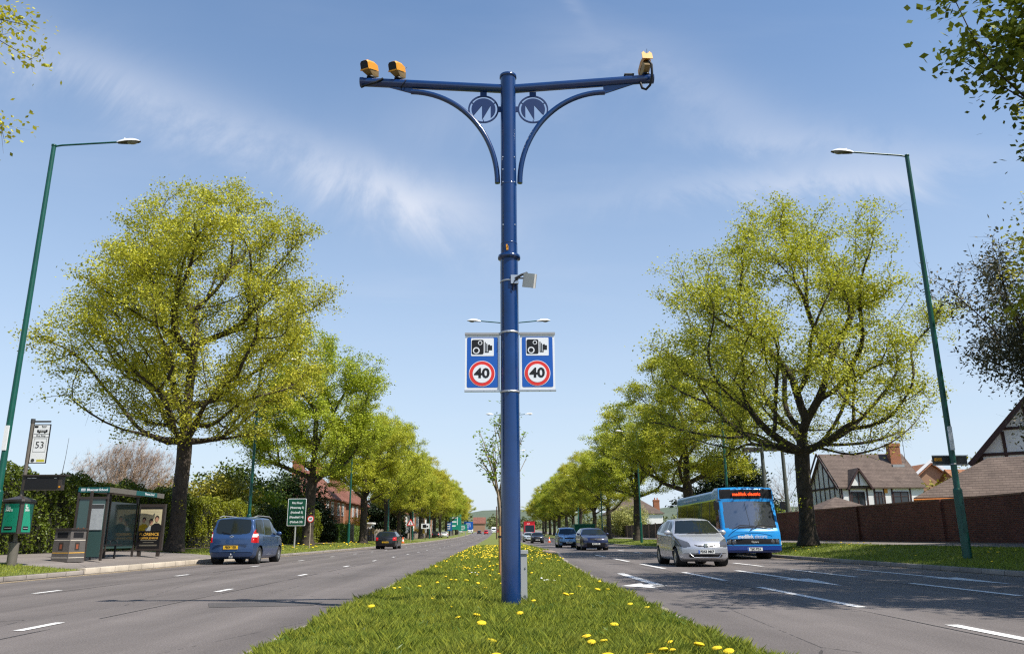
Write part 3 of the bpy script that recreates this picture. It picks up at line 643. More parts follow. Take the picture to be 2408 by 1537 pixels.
# two speed camera signs strapped to the pole
def camera_sign(x0, x1, zb, zt, label, mirror):
    cx, cz, wd, ht = (x0+x1)/2, (zb+zt)/2, x1-x0, zt-zb
    t = thing('speed_camera_sign', label, 'road sign', (cx, PY_-.03, cz), 0, 'speed camera signs on the blue pole')
    b = MB(); b.box(-wd/2, wd/2, -.006, .006, -ht/2, ht/2); b.build('panel', M_WHITE, t)
    b = MB(); b.prism(rrect(wd-.055, ht-.075, .02), (0, -.0065, 0), *XZ, .002); b.build('blue_field', M_SIGNB, t)
    b = MB(); b.prism(rrect(.315, .255, .012, (0, .215)), (0, -.009, 0), *XZ, .002); b.build('white_field', M_WHITE, t)
    # pictogram
    b = MB(); y = (0, -.0115, 0); o = (.0, .215)
    b.prism(rrect(.165, .205, .022, (o[0]-.065, o[1])), y, *XZ, .002)
    for i, (hh) in enumerate((.140, .120, .100)): b.prism([(o[0]+.034+i*.021, o[1]-.07), (o[0]+.046+i*.021, o[1]-.07), (o[0]+.046+i*.021, o[1]-.07+hh), (o[0]+.034+i*.021, o[1]-.07+hh)], y, *XZ, .002)
    b.prism([(o[0]+.034, o[1]-.078), (o[0]+.088, o[1]-.078), (o[0]+.088, o[1]-.067), (o[0]+.034, o[1]-.067)], y, *XZ, .0018)
    b.prism([(o[0]+.088, o[1]-.045), (o[0]+.135, o[1]-.045), (o[0]+.135, o[1]+.02), (o[0]+.105, o[1]+.02), (o[0]+.105, o[1]+.035), (o[0]+.088, o[1]+.035)], y, *XZ, .0016)
    b.build('camera_symbol', M_BLACK, t)
    for (lx, lz, r) in ((-.085, -.05, .047), (-.032, .058, .030)):
        b = MB(); b.prism(circ(r, 28, (o[0]+lx, o[1]+lz)), (0, -.014, 0), *XZ, .0015); b.build('lens_ring', M_WHITE, t)
        b = MB(); b.prism(circ(r*.66, 28, (o[0]+lx, o[1]+lz)), (0, -.0158, 0), *XZ, .0015); b.build('lens', M_BLACK, t)
    c = (-.005, -.16)
    for r, m, yy in ((.180, M_WHITE, -.009), (.172, M_RED, -.0112), (.128, M_WHITE, -.0134)):
        b = MB(); b.prism(circ(r, 48, c), (0, yy, 0), *XZ, .002); b.build('limit_disc', m, t)
    lettering('40', .185, M_BLACK, t, (c[0], -.0162, c[1]), sx=1.12, bold=.006)
    b = MB(); b.box(-wd/2-.005, wd/2+.01, -.022, .02, ht/2-.002, ht/2+.028); b.build('top_rail', M_GALV, t)
    b = MB(); b.box(-wd/2-.005, wd/2+.01, -.022, .02, -ht/2-.022, -ht/2+.002)
    for i in (-.3, .05, .36): b.tube([(wd*i, -.022, -ht/2-.01), (wd*i, -.028, -ht/2-.01)], .008, 8)
    b.build('bottom_rail', M_STEEL, t)
    s = -mirror
    b = MB()
    for zz in (ht/2+.012, -ht/2-.012): b.box(min(s*wd/2, s*(wd/2+.02)), max(s*wd/2, s*(wd/2+.02)), -.018, .018, zz-.012, zz+.012)
    b.build('bracket', M_STEEL, t)
    return t
sl_ = camera_sign(-.468, .012, 2.895, 3.675, 'blue camera and 40 sign on the left side of the pole', -1)
sr_ = camera_sign(.292, .772, 2.90, 3.68, 'blue camera and 40 sign on the right side of the pole', 1)
for zz in (3.705, 2.87):
    b = MB(); b.lathe([(.1285, -.014), (.133, -.014), (.133, .014), (.1285, .014)], 36); b.box(-.03, .0, -.142, -.131, -.012, .012)
    o = b.build('strap', M_STEEL, pole, (0, 0, zz+z0))
# grey cabinet post behind the pole
t = thing('cabinet', 'slim grey metal cabinet standing close behind the blue pole', 'cabinet', (.27, 10.98, .14))
b = MB(); b.box(-.10, .10, -.08, .08, -.05, .60); b.build('body', M_GBOX, t)
b = MB(); b.box(-.115, .115, -.095, .095, .60, .645); b.build('lid', M_GBOX, t)
for zz in (.42, .07):
    b = MB(); b.tube([(.078, -.08, zz), (.078, -.088, zz)], .012, 10); b.build('lock', M_STEEL, t)

# ---------------------------------------------------------------- street lamps
def lamp_head(p, s, k=1.0):
    """luminaire: pale shell over a dark underside with a bowl, pointing along x*s"""
    h = MB(); sec = [(0.0, .055, .05), (.10, .09, .085), (.30, .13, .12), (.48, .13, .115), (.62, .10, .075), (.72, .05, .02)]
    n = 9; vs = []
    for x, w_, hh in sec:
        for i in range(n): a = math.pi*i/(n-1); vs.append((s*x*k, w_*math.cos(a)*k, hh*math.sin(a)**.8*k))
    fs = [(i*n+j, i*n+j+1, (i+1)*n+j+1, (i+1)*n+j) for i in range(len(sec)-1) for j in range(n-1)]
    if s < 0: fs = [q[::-1] for q in fs]
    h.add(vs, [q[::-1] for q in fs], 0, True); h.tube([(s*.22*k, 0, .10*k), (s*.22*k, 0, .155*k)], .026*k, 10)
    ho = h.build('lamp_head', M_LAMPH, p)
    u = MB(); vs2 = [(s*x*k, sg*w_*.97*k, .004) for sg in (-1, 1) for x, w_, hh in sec]; m = len(sec)
    fs2 = [(i, i+1, m+i+1, m+i) for i in range(m-1)]
    u.add(vs2, fs2 if s < 0 else [q[::-1] for q in fs2], 0); u.build('underside', M_DGREY, ho)
    g = MB(); pr = [(0.165*math.cos(a), -.07*math.sin(a)) for a in [i*math.pi/10 for i in range(6)]]
    g.lathe([(max(r, .001)*k, z*k) for r, z in pr], 18, c=(s*.47*k, 0, 0)); ob = g.build('lens', M_LENS, ho); ob.scale = (1, .62, 1)
    return ho
def street_lamp(x, y, zb, zt, side, label, stick=False, reach=1.95):
    t = thing('street_lamp', label, 'street lamp', (x, y, zb), 0, 'green street lamps'); H = zt-zb
    b = MB(); b.tube([(0, 0, -.2), (0, 0, 1.9)], .125, 18); b.tube([(0, 0, 1.88), (0, 0, 1.96), (0, 0, H)], [.10, .088, .065], 16); b.lathe([(.125, 1.89), (.10, 1.95)], 18); b.build('column', M_LAMPG, t)
    b = MB(); b.box(-.055, .055, -.131, -.10, .7, 1.5); b.build('door', M_LAMPG, t)
    if side:
        sides = (side,) if side in (1, -1) else (1, -1)
    for s in sides:
        b = MB(); b.tube([(0, 0, H-.03), (s*.25, 0, H+.015), (s*(reach-.55), 0, H+.13)], .028, 10); a = b.build('arm', M_LAMPG, t)
        h = lamp_head(t, s, 1.0); h.location = (s*(reach-.58), 0, H+.10); h.rotation_euler = (0, R(-4*s), 0)
    b = MB(); b.lathe([(.066, H-.02), (.075, H-.02), (.075, H+.03), (0, H+.05)], 14); b.build('cap', M_LAMPG, t)
    if stick:
        b = MB(); b.box(-.06, .06, -.128*.72-.005, -.06, 3.05, 3.75); b.build('label_sticker', M_WHITE, t)
    return t
L1 = street_lamp(-14.02, 22.5, .36, 12.95, 1, 'tall green street lamp at the left edge beside the bus stop pole', True, 2.55)
LL = [(-13.76, 44.3, 10.75, 'green street lamp behind the blue van on the left verge'), (-14.0, 75.1, 10.75, 'green street lamp near the clipped hedge, beyond the 40 sign on the left'),
      (-14.15, 102.4, 10.9, 'green street lamp among the left trees, above the black hatchback'), (-14.2, 132, 11.1, 'far green street lamp on the left, first beyond the black hatchback'), (-14.2, 164, 11.4, 'small far green street lamp on the left, before the white houses')]
for x, y, zt, lb in LL: street_lamp(x, y, z_left(x)+gz(y), zt, 1, lb)
R1 = street_lamp(13.43, 23.1, .29, 12.95, -1, 'tall green street lamp on the right verge before the brick wall', True, 2.35)
for x, y, zt, lb in [(13.9, 48.3, 11.6, 'green street lamp rising behind the blue bus'), (13.6, 77.1, 10.8, 'green street lamp beside the tree and brown fence, left of the silver car'),
                     (13.7, 107, 10.9, 'darker street lamp before the white house with two chimneys'), (13.8, 140, 11.1, 'far street lamp among the right trees')]:
    street_lamp(x, y, z_right(x)+gz(y), zt, -1, lb)
MED = [(.52, 39.5, 11.75), (.95, 72, 11.75), (1.33, 103.9, 11.75), (1.35, 136, 11.9), (1.3, 170, 12.2), (1.2, 205, 12.6), (1.1, 240, 13.0), (1.0, 280, 13.6), (.9, 320, 14.2)]
for i, (x, y, zt) in enumerate(MED):
    lb = ['two armed street lamp just above the camera signs', 'two armed street lamp showing below the camera signs', 'two armed street lamp behind the sapling on the median'][i] if i < 3 else '%s far two armed street lamp beyond the sapling, in the median line' % ('first second third fourth fifth sixth'.split()[i-3])
    street_lamp(x, y, .15+gz(y), zt, 2, lb, False, 2.05)
# unlit sign fixed to the right lamp
t = thing('sign_plate', 'grey sign seen from behind, clamped to the tall right lamp', 'road sign', (13.43, 23.1, 3.06))
b = MB(); b.box(-.52, .52, .16, .18, -.14, .14); b.build('panel', M_DGREY, t)
b = MB(); b.box(-.53, .53, .14, .165, .115, .15); b.box(-.53, .53, .14, .165, -.15, -.115); b.build('rail', M_GALV, t)
b = MB(); b.box(-.47, -.24, .150, .158, -.02, .075); b.build('yellow_sticker', M_CAMY, t)
b = MB(); b.lathe([(.089, -.14), (.094, -.14), (.094, -.115), (.089, -.115)], 18); b.box(-.04, .04, .08, .145, -.14, -.11); b.build('clamp', M_STEEL, t)

# ---------------------------------------------------------------- bus stop
FX, FY = -13.6, 22.9; fz = z_left(FX)
t = thing('bus_stop_pole', 'brown bus stop pole with a white 53 flag and green timetable case', 'bus stop', (FX, FY, fz))
b = MB(); b.tube([(0, 0, -.1), (0, 0, .62)], .125, 20); b.tube([(0, 0, .6), (0, 0, .64)], [.125, .06], 20); b.tube([(0, 0, .6), (0, 0, 4.0-fz+.30)], .052, 16); b.build('post', M_GREYM, t)
b = MB(); b.box(-.03, .52, -.02, .02, 4.0, 4.045); b.tube([(0, 0, 3.98), (0, 0, 4.10)], .06, 14); b.build('top_arm', M_DGREY, t)
fl = MB(); fl.box(.07, .53, -.014, .014, 2.83, 3.93); fo = fl.build('flag', M_WHITE, t)
b = MB()
for x0, x1, za, zb in ((.06, .075, 2.82, 3.94), (.525, .54, 2.82, 3.94), (.06, .54, 3.925, 3.945), (.06, .54, 2.815, 2.835), (.09, .52, 3.66, 3.668), (.09, .52, 3.56, 3.568)): b.box(x0, x1, -.018, .018, za, zb)
for x0, x1, za, zb in ((.125, .13, 3.14, 3.53), (.475, .48, 3.14, 3.53), (.125, .48, 3.525, 3.53), (.125, .48, 3.14, 3.145)): b.box(x0, x1, -.017, -.013, za, zb)
b.prism(rrect(.30, .075, .015, (.32, 3.745)), (0, -.0145, 0), *XZ, .002); b.prism(circ(.024, 14, (.24, 3.705)), (0, -.0145, 0), *XZ, .003); b.prism(circ(.024, 14, (.40, 3.705)), (0, -.0145, 0), *XZ, .003); b.box(.085, .19, -.017, -.013, 3.84, 3.90)
b.build('border', M_BLACK, fo)
b = MB()
for i in range(4): b.box(.215+i*.052, .258+i*.052, -.0185, -.0165, 3.748, 3.772)
b.build('bus_windows', M_WHITE, fo)
lettering('53', .27, M_BLACK, fo, (.30, -.0155, 3.335)); lettering('Bus Stop', .075, M_BLACK, fo, (.30, -.0155, 3.612)); lettering('Bluecoat\nSchool', .042, M_BLACK, fo, (.36, -.0155, 3.87), sp=.8)
b = MB(); b.box(.27, .50, -.0165, -.013, 2.86, 2.93); b.build('yellow_strip', mat('strip_yellow', (0.55, 0.5, 0.05), .5), fo); b = MB(); b.prism(circ(.055, 8, (.16, 2.90)), (0, -.0145, 0), *XZ, .002); b.build('crest', M_DGREY, fo)
rt = MB(); rt.box(.02, 1.12, -.09, .09, 2.06, 2.46); ro = rt.build('display_case', M_DARK, t)
b = MB(); b.box(.10, 1.02, -.10, -.088, 2.10, 2.42); b.build('screen', M_BLACK, ro)
b = MB(); b.box(-.02, 1.26, -.13, .13, 2.455, 2.49); b.build('hood', M_DARK, ro)
b = MB(); b.tube([(1.02, .05, 2.48), (1.06, .05, 3.0), (1.08, .05, 3.55)], [.012, .007, .005], 6); b.build('aerial', M_DGREY, ro)
b = MB(); b.box(.14, .24, -.1015, -.0995, 2.385, 2.397); b.box(.26, .40, -.1015, -.0995, 2.385, 2.397); b.box(.90, .97, -.1015, -.0995, 2.385, 2.397); b.build('caption', M_WHITE, ro)
b = MB(); b.box(1.055, 1.10, -.10, -.088, 2.12, 2.17); b.build('warning_label', M_CAMY, ro)
cs = bpy.data.objects.new('timetable_case', None); col.objects.link(cs); cs.parent = t; cs.rotation_euler = (0, 0, R(-22))
def tri(r): return [(r*math.cos(R(a)), r*math.sin(R(a))) for a in (-150, -30, 90)]
hexr = .41; hp = [(hexr*math.cos(R(a)), hexr*math.sin(R(a))) for a in (-145, -35, -25, 85, 95, 205)]
b = MB(); nh = len(hp); vs = [(x, y, .86) for x, y in hp]+[(x, y, 1.74) for x, y in hp]; b.add(vs, [(i, (i+1) % nh, nh+(i+1) % nh, nh+i) for i in range(nh)]+[tuple(range(nh-1, -1, -1)), tuple(range(nh, 2*nh))]); b.build('case_body', M_DARK, cs)
b = MB(); vs = [(x*1.13, y*1.13, 1.74) for x, y in hp]+[(x*1.10, y*1.10, 1.80) for x, y in hp]+[(x*.2, y*.2, 1.90) for x, y in hp]; b.add(vs, [(r*nh+i, r*nh+(i+1) % nh, (r+1)*nh+(i+1) % nh, (r+1)*nh+i) for r in range(2) for i in range(nh)]+[tuple(range(nh-1, -1, -1)), tuple(range(2*nh, 3*nh))]); b.build('case_roof', M_DARK, cs)
for ia, ib in ((0, 1), (2, 3)):
    A, B_ = Vector((*hp[ia], 0)), Vector((*hp[ib], 0)); u = (B_-A).normalized(); wd = (B_-A).length*.84; nz = u.cross(Vector((0, 0, 1))); c = (A+B_)/2+nz*.001
    b = MB(); b.prism([(-wd/2, -.39), (wd/2, -.39), (wd/2, .385), (-wd/2, .385)], c+Vector((0, 0, 1.295)), u, (0, 0, 1), .004); po = b.build('poster', M_GETG, cs)
    b = MB(); b.prism([(-wd*.36, -.33), (wd*.22, -.33), (wd*.22, -.23), (-wd*.36, -.23)], c+nz*.0042+Vector((0, 0, 1.295)), u, (0, 0, 1), .002); b.build('black_box', M_BLACK, po)
    b = MB(); b.prism([(-wd*.3, -.285), (wd*.16, -.285), (wd*.16, -.275), (-wd*.3, -.275)], c+nz*.0066+Vector((0, 0, 1.295)), u, (0, 0, 1), .001); b.build('caption', M_WHITE, po)
    lettering('GET\nTHERE\nSMARTER', .085, M_WHITE, po, c+nz*.0065+Vector((0, 0, 1.56))-u*wd*.40, u, align='LEFT', sp=.75, sx=.75)
    b = MB()
    for k in range(14): gx2, gz2 = random.uniform(-.38, .38)*wd, random.uniform(-.18, .12); b.prism([(gx2, gz2), (gx2+.035, gz2+.01), (gx2+.02, gz2+.035)], c+nz*.0042+Vector((0, 0, 1.295)), u, (0, 0, 1), .001)
    b.build('leaf_pattern', mat('poster_dark_green', (.006, .22, .13), .5), po)

# litter bin
t = thing('litter_bin', 'brown metal litter bin with pale bands before the bus shelter', 'litter bin', (-13.75, 26.1, z_left(-13.7)+.0), R(-17))
b = MB(); h_ = .33
b.add([(-h_, -h_, 0), (h_, -h_, 0), (h_, h_, 0), (-h_, h_, 0), (-h_*.93, -h_*.93, .98), (h_*.93, -h_*.93, .98), (h_*.93, h_*.93, .98), (-h_*.93, h_*.93, .98)], [(3, 2, 1, 0), (4, 5, 6, 7), (0, 1, 5, 4), (1, 2, 6, 5), (2, 3, 7, 6), (3, 0, 4, 7)])
b.build('body', mat('bin_brown', (0.150, 0.135, 0.125), .4, var=.2, metal=.2), t)
b = MB(); b.box(-.345, .345, -.345, .345, .985, 1.04); b.build('lid', M_DARK, t)
def bin_rects(rects, m, nm, d):
    for u0, u1, za, zb in rects:
        b = MB()
        for za_ in (0,):
            f = lambda z: h_*(1-.07*z/.98)+d
            for q in range(2):
                c, s = (1, 0) if q == 0 else (0, 1)
                def P(u, z): return (u, -f(z), z) if q == 0 else (f(z), u, z)
                b.add([P(u0, za), P(u1, za), P(u1, zb), P(u0, zb)], [(0, 1, 2, 3)])
        b.build(nm, m, t)
bin_rects([(-.20, .20, .74, .91)], M_BLACK, 'opening', .003)
bin_rects([(-.30, .30, .655, .68), (-.31, .31, .125, .145)], mat('bin_band', (.62, .55, .45), .5), 'band', .003)
bin_rects([(-.31, .31, .27, .295)], M_GOLD, 'band', .0032)
bin_rects([(-.10, .08, .36, .60)], M_DARK, 'notice', .0031); bin_rects([(-.055, .035, .40, .54)], mat('notice_red', (.26, .075, .035), .5), 'notice_print', .0045)

# bus shelter (open box: rear glass, near end glass, roof with fascias, posts, bench)
SX0, SX1, SY0, SY1 = -14.12, -13.15, 27.0, 31.4; sz = z_left(-13.8)
t = thing('bus_shelter', 'bus shelter with teal name fascia and tinted glass on the pavement', 'bus shelter', (SX0, SY0, sz)); LX, LY = SX1-SX0, SY1-SY0
b = MB(); n = 8
vs = []
for y in (0, LY):
    for i in range(n+1): u = i/n; vs.append((u*LX, y, 2.30+.09*math.sin(math.pi*u)-.02))
    for i in range(n+1): u = 1-i/n; vs.append((u*LX, y, 2.26+.05*math.sin(math.pi*u)-.02))
m2 = 2*(n+1)
b.add(vs, [tuple(range(m2-1, -1, -1)), tuple(range(m2, 2*m2))]+[(i, (i+1) % m2, m2+(i+1) % m2, m2+i) for i in range(m2)]); b.build('roof', M_GREYM, t)
b = MB(); b.box(-.03, LX+.03, -.035, -.002, 2.20, 2.37); fa = b.build('end_fascia', M_TEAL, t)
b = MB(); b.box(LX+.002, LX+.035, 0, LY, 2.20, 2.37); fb = b.build('side_fascia', M_GREYM, t)
lettering('Bluecoat School', .108, M_WHITE, fa, (LX*.62, -.0365, 2.285), bold=.003)
b = MB(); b.box(.06, .20, -.039, -.034, 2.25, 2.33); b.build('logo_panel', M_WHITE, fa); lettering('BUSES', .04, M_TEAL, fa, (.13, -.040, 2.29))
b = MB(); b.box(LX+.033, LX+.039, LY*.45, LY*.85, 2.205, 2.365); b.build('name_panel', M_TEAL, fb); lettering('Bluecoat School', .12, M_WHITE, fb, (LX+.0405, LY*.70, 2.285), (0, 1, 0), sx=1.0)
b = MB(); b.box(LX+.033, LX+.0385, LY*.47, LY*.53, 2.25, 2.33); b.build('logo_panel', M_WHITE, fb)
for (x, y) in ((0, 0), (LX-.03, .05), (0, LY*.5), (0, LY), (LX*.72, -.55)):
    b = MB(); b.box(x-.035, x+.035, y-.035, y+.035, 0, 2.22); b.build('post', M_DARK, t)
b = MB(); b.box(.035, LX-.065, -.008, .008, .12, 1.98); b.build('end_glass', M_TGLASS, t)
b = MB(); b.box(-.036, LX, -.03, .03, 1.98, 2.06); b.build('end_rail', M_DARK, t)
for k in range(2):
    b = MB(); b.box(-.008, .008, .05+k*LY/2, LY/2-.05+k*LY/2, .35, 2.0); b.build('rear_glass', M_TGLASS, t)
b = MB()
for k in range(5): b.tube([(.12+k*.17, -.0095, 1.02), (.12+k*.17, -.012, 1.02)], .035, 14)
b.build('safety_dots', M_AMBER, t)
b = MB(); b.box(.42, LX-.08, -.03, -.0095, .98, 1.82); tt = b.build('timetable', M_PAPER, t)
b = MB(); b.box(.42, LX-.08, -.036, -.0305, 1.68, 1.80); b.build('timetable_head', M_DGREY, tt)
b = MB(); b.box(.15, .42, .5, 2.6, .46, .50); be = b.build('bench', M_BLACK, t)
for y in (.75, 1.25, 1.75, 2.25): b = MB(); b.tube([(.16, y, .50), (.16, y, .60), (.28, y, .65), (.40, y, .60), (.40, y, .50)], .014, 8); b.build('armrest', M_BLACK, be)
for y in (.7, 2.4): b = MB(); b.tube([(.28, y, 0), (.28, y, .46)], .035, 10); b.build('bench_leg', M_BLACK, be)
# advertising panel at the far end of the shelter
AX0, AX1, AY = -14.15, -13.14, 31.75
t = thing('advertising_panel', 'brown framed poster case with a gold lettered film poster by the shelter', 'poster case', (AX0, AY, z_left(-14))); wA = AX1-AX0
b = MB(); b.box(0, wA, -.07, .07, .22, 1.98); b.build('case', M_DARK, t)
for x in (.14, wA-.14): b = MB(); b.box(x-.06, x+.06, -.05, .05, 0, .22); b.build('leg', M_DARK, t)
b = MB(); b.box(.06, wA-.09, -.075, -.0705, .30, 1.86); po = b.build('poster', mat('poster_black', (.012, .011, .012), .3), t)
px0, px1 = .07, wA-.10
b = MB(); b.box(px0, px1, -.079, -.0755, .96, 1.78); b.build('poster_ground', M_CREAM, po)
def bust(cx, cz, s, hm, bm, d):
    b = MB(); b.prism([(cx-.21*s, .965), (cx+.21*s, .965), (cx+.20*s, cz-.26*s), (cx+.07*s, cz-.17*s), (cx-.07*s, cz-.17*s), (cx-.20*s, cz-.26*s)], (0, -.0795-d, 0), *XZ, .0012); b.build('figure_coat', bm, po)
    b = MB(); b.prism([(cx+.085*s*math.cos(a), cz+.105*s*math.sin(a)+.02) for a in [k*math.pi/9 for k in range(18)]], (0, -.0805-d, 0), *XZ, .0012); b.build('figure_hair', M_DARK, po)
    b = MB(); b.prism([(cx+.065*s*math.cos(a), cz-.03*s+.09*s*math.sin(a)) for a in [k*math.pi/9 for k in range(18)]], (0, -.0820-d, 0), *XZ, .0012); b.build('figure_face', M_SKIN, po)
bust(px0+.17, 1.37, .85, 0, M_FORS, 0); bust(px0+.45, 1.30, 1.0, 0, M_PAPER, .004); bust(px1-.17, 1.42, 1.0, 0, M_BLACK, .008)
lettering('FLORENCE', .155, M_GOLD, po, ((px0+px1)/2, -.077, .83), bold=.002); lettering('FOSTER JENKINS', .097, M_GOLD, po, ((px0+px1)/2, -.077, .685), bold=.001)
b = MB()
for zz, wd in ((.60, .62), (.52, .42), (.43, .7), (.40, .66)): b.box((px0+px1)/2-wd/2, (px0+px1)/2+wd/2, -.0775, -.0755, zz, zz+.012)
b.build('credit_lines', mat('print_grey', (.32, .29, .22), .5), po); b = MB()
for zz, wd in ((1.72, .6), (1.66, .66), (1.60, .7), (1.55, .5)): b.box((px0+px1)/2-wd/2, (px0+px1)/2+wd/2, -.0795, -.0785, zz, zz+.009)
b.build('small_print', mat('print_grey', (.32, .29, .22), .5), po)

# ---------------------------------------------------------------- road signs on the left verge
RX, RY = -13.75, 54.6; rz = z_left(RX)
t = thing('direction_sign', 'green Ring Road direction sign with white lettering on a post', 'road sign', (RX, RY, rz))
b = MB(); b.tube([(-.05, .05, -.2), (-.05, .05, 3.0)], .06, 12); b.build('post', M_GALV, t)
b = MB(); b.prism(rrect(1.24, 1.80, .06, (0, 2.36)), (0, 0, 0), *XZ, .02); b.build('border', M_WHITE, t)
b = MB(); b.prism(rrect(1.17, 1.73, .05, (0, 2.36)), (0, -.0205, 0), *XZ, .004); g_ = b.build('panel', M_GREENS, t)
for i, s in enumerate(('Ring Road', '(Motorway 3)', '(Hucknall 5)', '(Mansfield 14)', '(Matlock 24)')):
    lettering(s, .195, M_WHITE, g_, (.0, -.0265, 2.97-i*.315), sx=.86, bold=.004)
def disc_sign(x, y, z, h, r, label, txt='40', post=M_GWOOD):
    t = thing('speed_limit_sign', label, 'road sign', (x, y, z)); b = MB(); b.tube([(0, .04, -.1), (0, .04, h+r*.6)], .045, 10); b.build('post', post, t)
    for rr, m, yy in ((r, M_RED, 0), (r*.74, M_WHITE, -.012)): b = MB(); b.prism(circ(rr, 32, (0, h)), (0, yy, 0), *XZ, .01); b.build('disc', m, t)
    lettering(txt, r*.98, M_BLACK, t, (0, -.024, h), sx=1.0, bold=.006)
    return t
disc_sign(-13.35, 57.0, z_left(-13.3), 2.0, .23, 'small round 40 sign on a pole right of the green sign')
t = thing('warning_sign', 'red bordered triangular warning sign on the far left verge', 'road sign', (-13.0, 118, z_left(-13)+gz(118)))
b = MB(); b.tube([(0, .05, -.1), (0, .05, 2.9)], .05, 8); b.build('post', M_GWOOD, t)
for s, m, yy in ((1.0, M_RED, 0), (.68, M_WHITE, -.014)): b = MB(); b.prism([(-.58*s, 2.6-.34*s), (.58*s, 2.6-.34*s), (0, 2.6+.66*s)], (0, yy, 0), *XZ, .012); b.build('plate', m, t)
b = MB(); b.box(-.045, .045, -.034, -.0265, 2.42, 2.85); b.build('symbol', M_BLACK, t)
t = thing('camera_sign', 'small white camera sign on a post at the far left', 'road sign', (-13.4, 146, z_left(-13)+gz(146)))
b = MB(); b.tube([(0, .05, -.1), (0, .05, 2.6)], .06, 8); b.build('post', M_DARK, t); b = MB(); b.box(-.75, .75, -.02, .02, 2.0, 2.9); b.build('panel', M_WHITE, t)
b = MB(); b.box(-.5, .15, -.03, -.0205, 2.15, 2.75); b.box(.2, .5, -.03, -.0205, 2.25, 2.55); b.build('symbol', M_BLACK, t)
def big_sign(x, y, z0_, w_, h_, m, label, nm='direction_sign'):
    t = thing(nm, label, 'road sign', (x, y, z_left(-13)+gz(y)))
    for s in (-.3, .3): b = MB(); b.tube([(w_*s, .06, -.2), (w_*s, .06, z0_+h_)], .08, 8); b.build('post', M_GALV, t)
    b = MB(); b.box(-w_/2, w_/2, -.02, .02, z0_, z0_+h_); b.build('panel', m, t)
    b = MB()
    for i in range(3): b.box(-w_*.3, w_*random.uniform(.0, .3), -.03, -.0205, z0_+h_*(.2+.25*i), z0_+h_*(.28+.25*i))
    b.box(w_*.15, w_*.2, -.03, -.0205, z0_+h_*.3, z0_+h_*.8)
    b.build('lettering_band', M_WHITE, t)
M_SG = mat('far_sign_green', (.006, .22, .15), .5)
big_sign(-12.9, 236, 1.9, 3.4, 4.6, M_SG, 'tall green direction sign at the far left, nearest of the far signs')
big_sign(-14.6, 232, 1.6, 2.0, 2.6, mat('far_sign_blue', (.01, .10, .30), .5), 'low blue far sign left of the tall green sign')
big_sign(-12.2, 268, 1.4, 3.0, 2.2, M_SG, 'wide low green far sign right of the tall green sign')
big_sign(-11.5, 300, 1.8, 3.4, 2.8, M_SIGNB, 'blue far sign at the end of the left tree row')
def cone(x, y, z, label):
    t = thing('traffic_cone', label, 'traffic cone', (x, y, z)); b = MB(); b.box(-.22, .22, -.22, .22, 0, .05); b.build('base', M_CONE, t)
    b = MB(); b.lathe([(.17, .05), (.03, .75), (0, .76)], 14); c = b.build('cone_body', M_CONE, t); b = MB(); b.lathe([(.135, .24), (.088, .46)], 14); b.build('sleeve', M_WHITE, c)
cone(-12.4, 104, z_left(-12.4)+gz(104), 'orange and white traffic cone on the far left verge'); cone(8.75, 100, gz(100), 'orange and white traffic cone near the far cars on the right'); cone(7.3, 118, gz(118), 'traffic cone between the small black car and the silver estate')
# telegraph pole on the far median
t = thing('telegraph_pole', 'brown wooden pole standing on the far median left of the blue pole', 'pole', (-.55, 168, .15+gz(168)))
b = MB(); b.tube([(0, 0, -.3), (0, 0, 6.6)], [.16, .11], 10); b.build('pole', mat('pole_wood', (.13, .07, .05), .9), t)

for y in (17.5, 46.0, 79.0):
    t = thing('drain_grate', 'cast iron drain grate in the left gutter, %s' % {17.5: 'nearest the camera before the bus stop', 46.0: 'just beyond the blue van', 79.0: 'beyond the black hatchback'}[y], 'drain', (KL+.24, y, .004+gz(y)), 0, 'drain grates along the left gutter')
    b = MB(); b.box(-.2, .2, -.22, .22, -.02, .004); b.build('frame', M_DGREY, t)
    b = MB()
    for k in range(6): b.box(-.16, .16, -.18+k*.06, -.15+k*.06, .0045, .007)
    b.build('slots', M_BLACK, t)
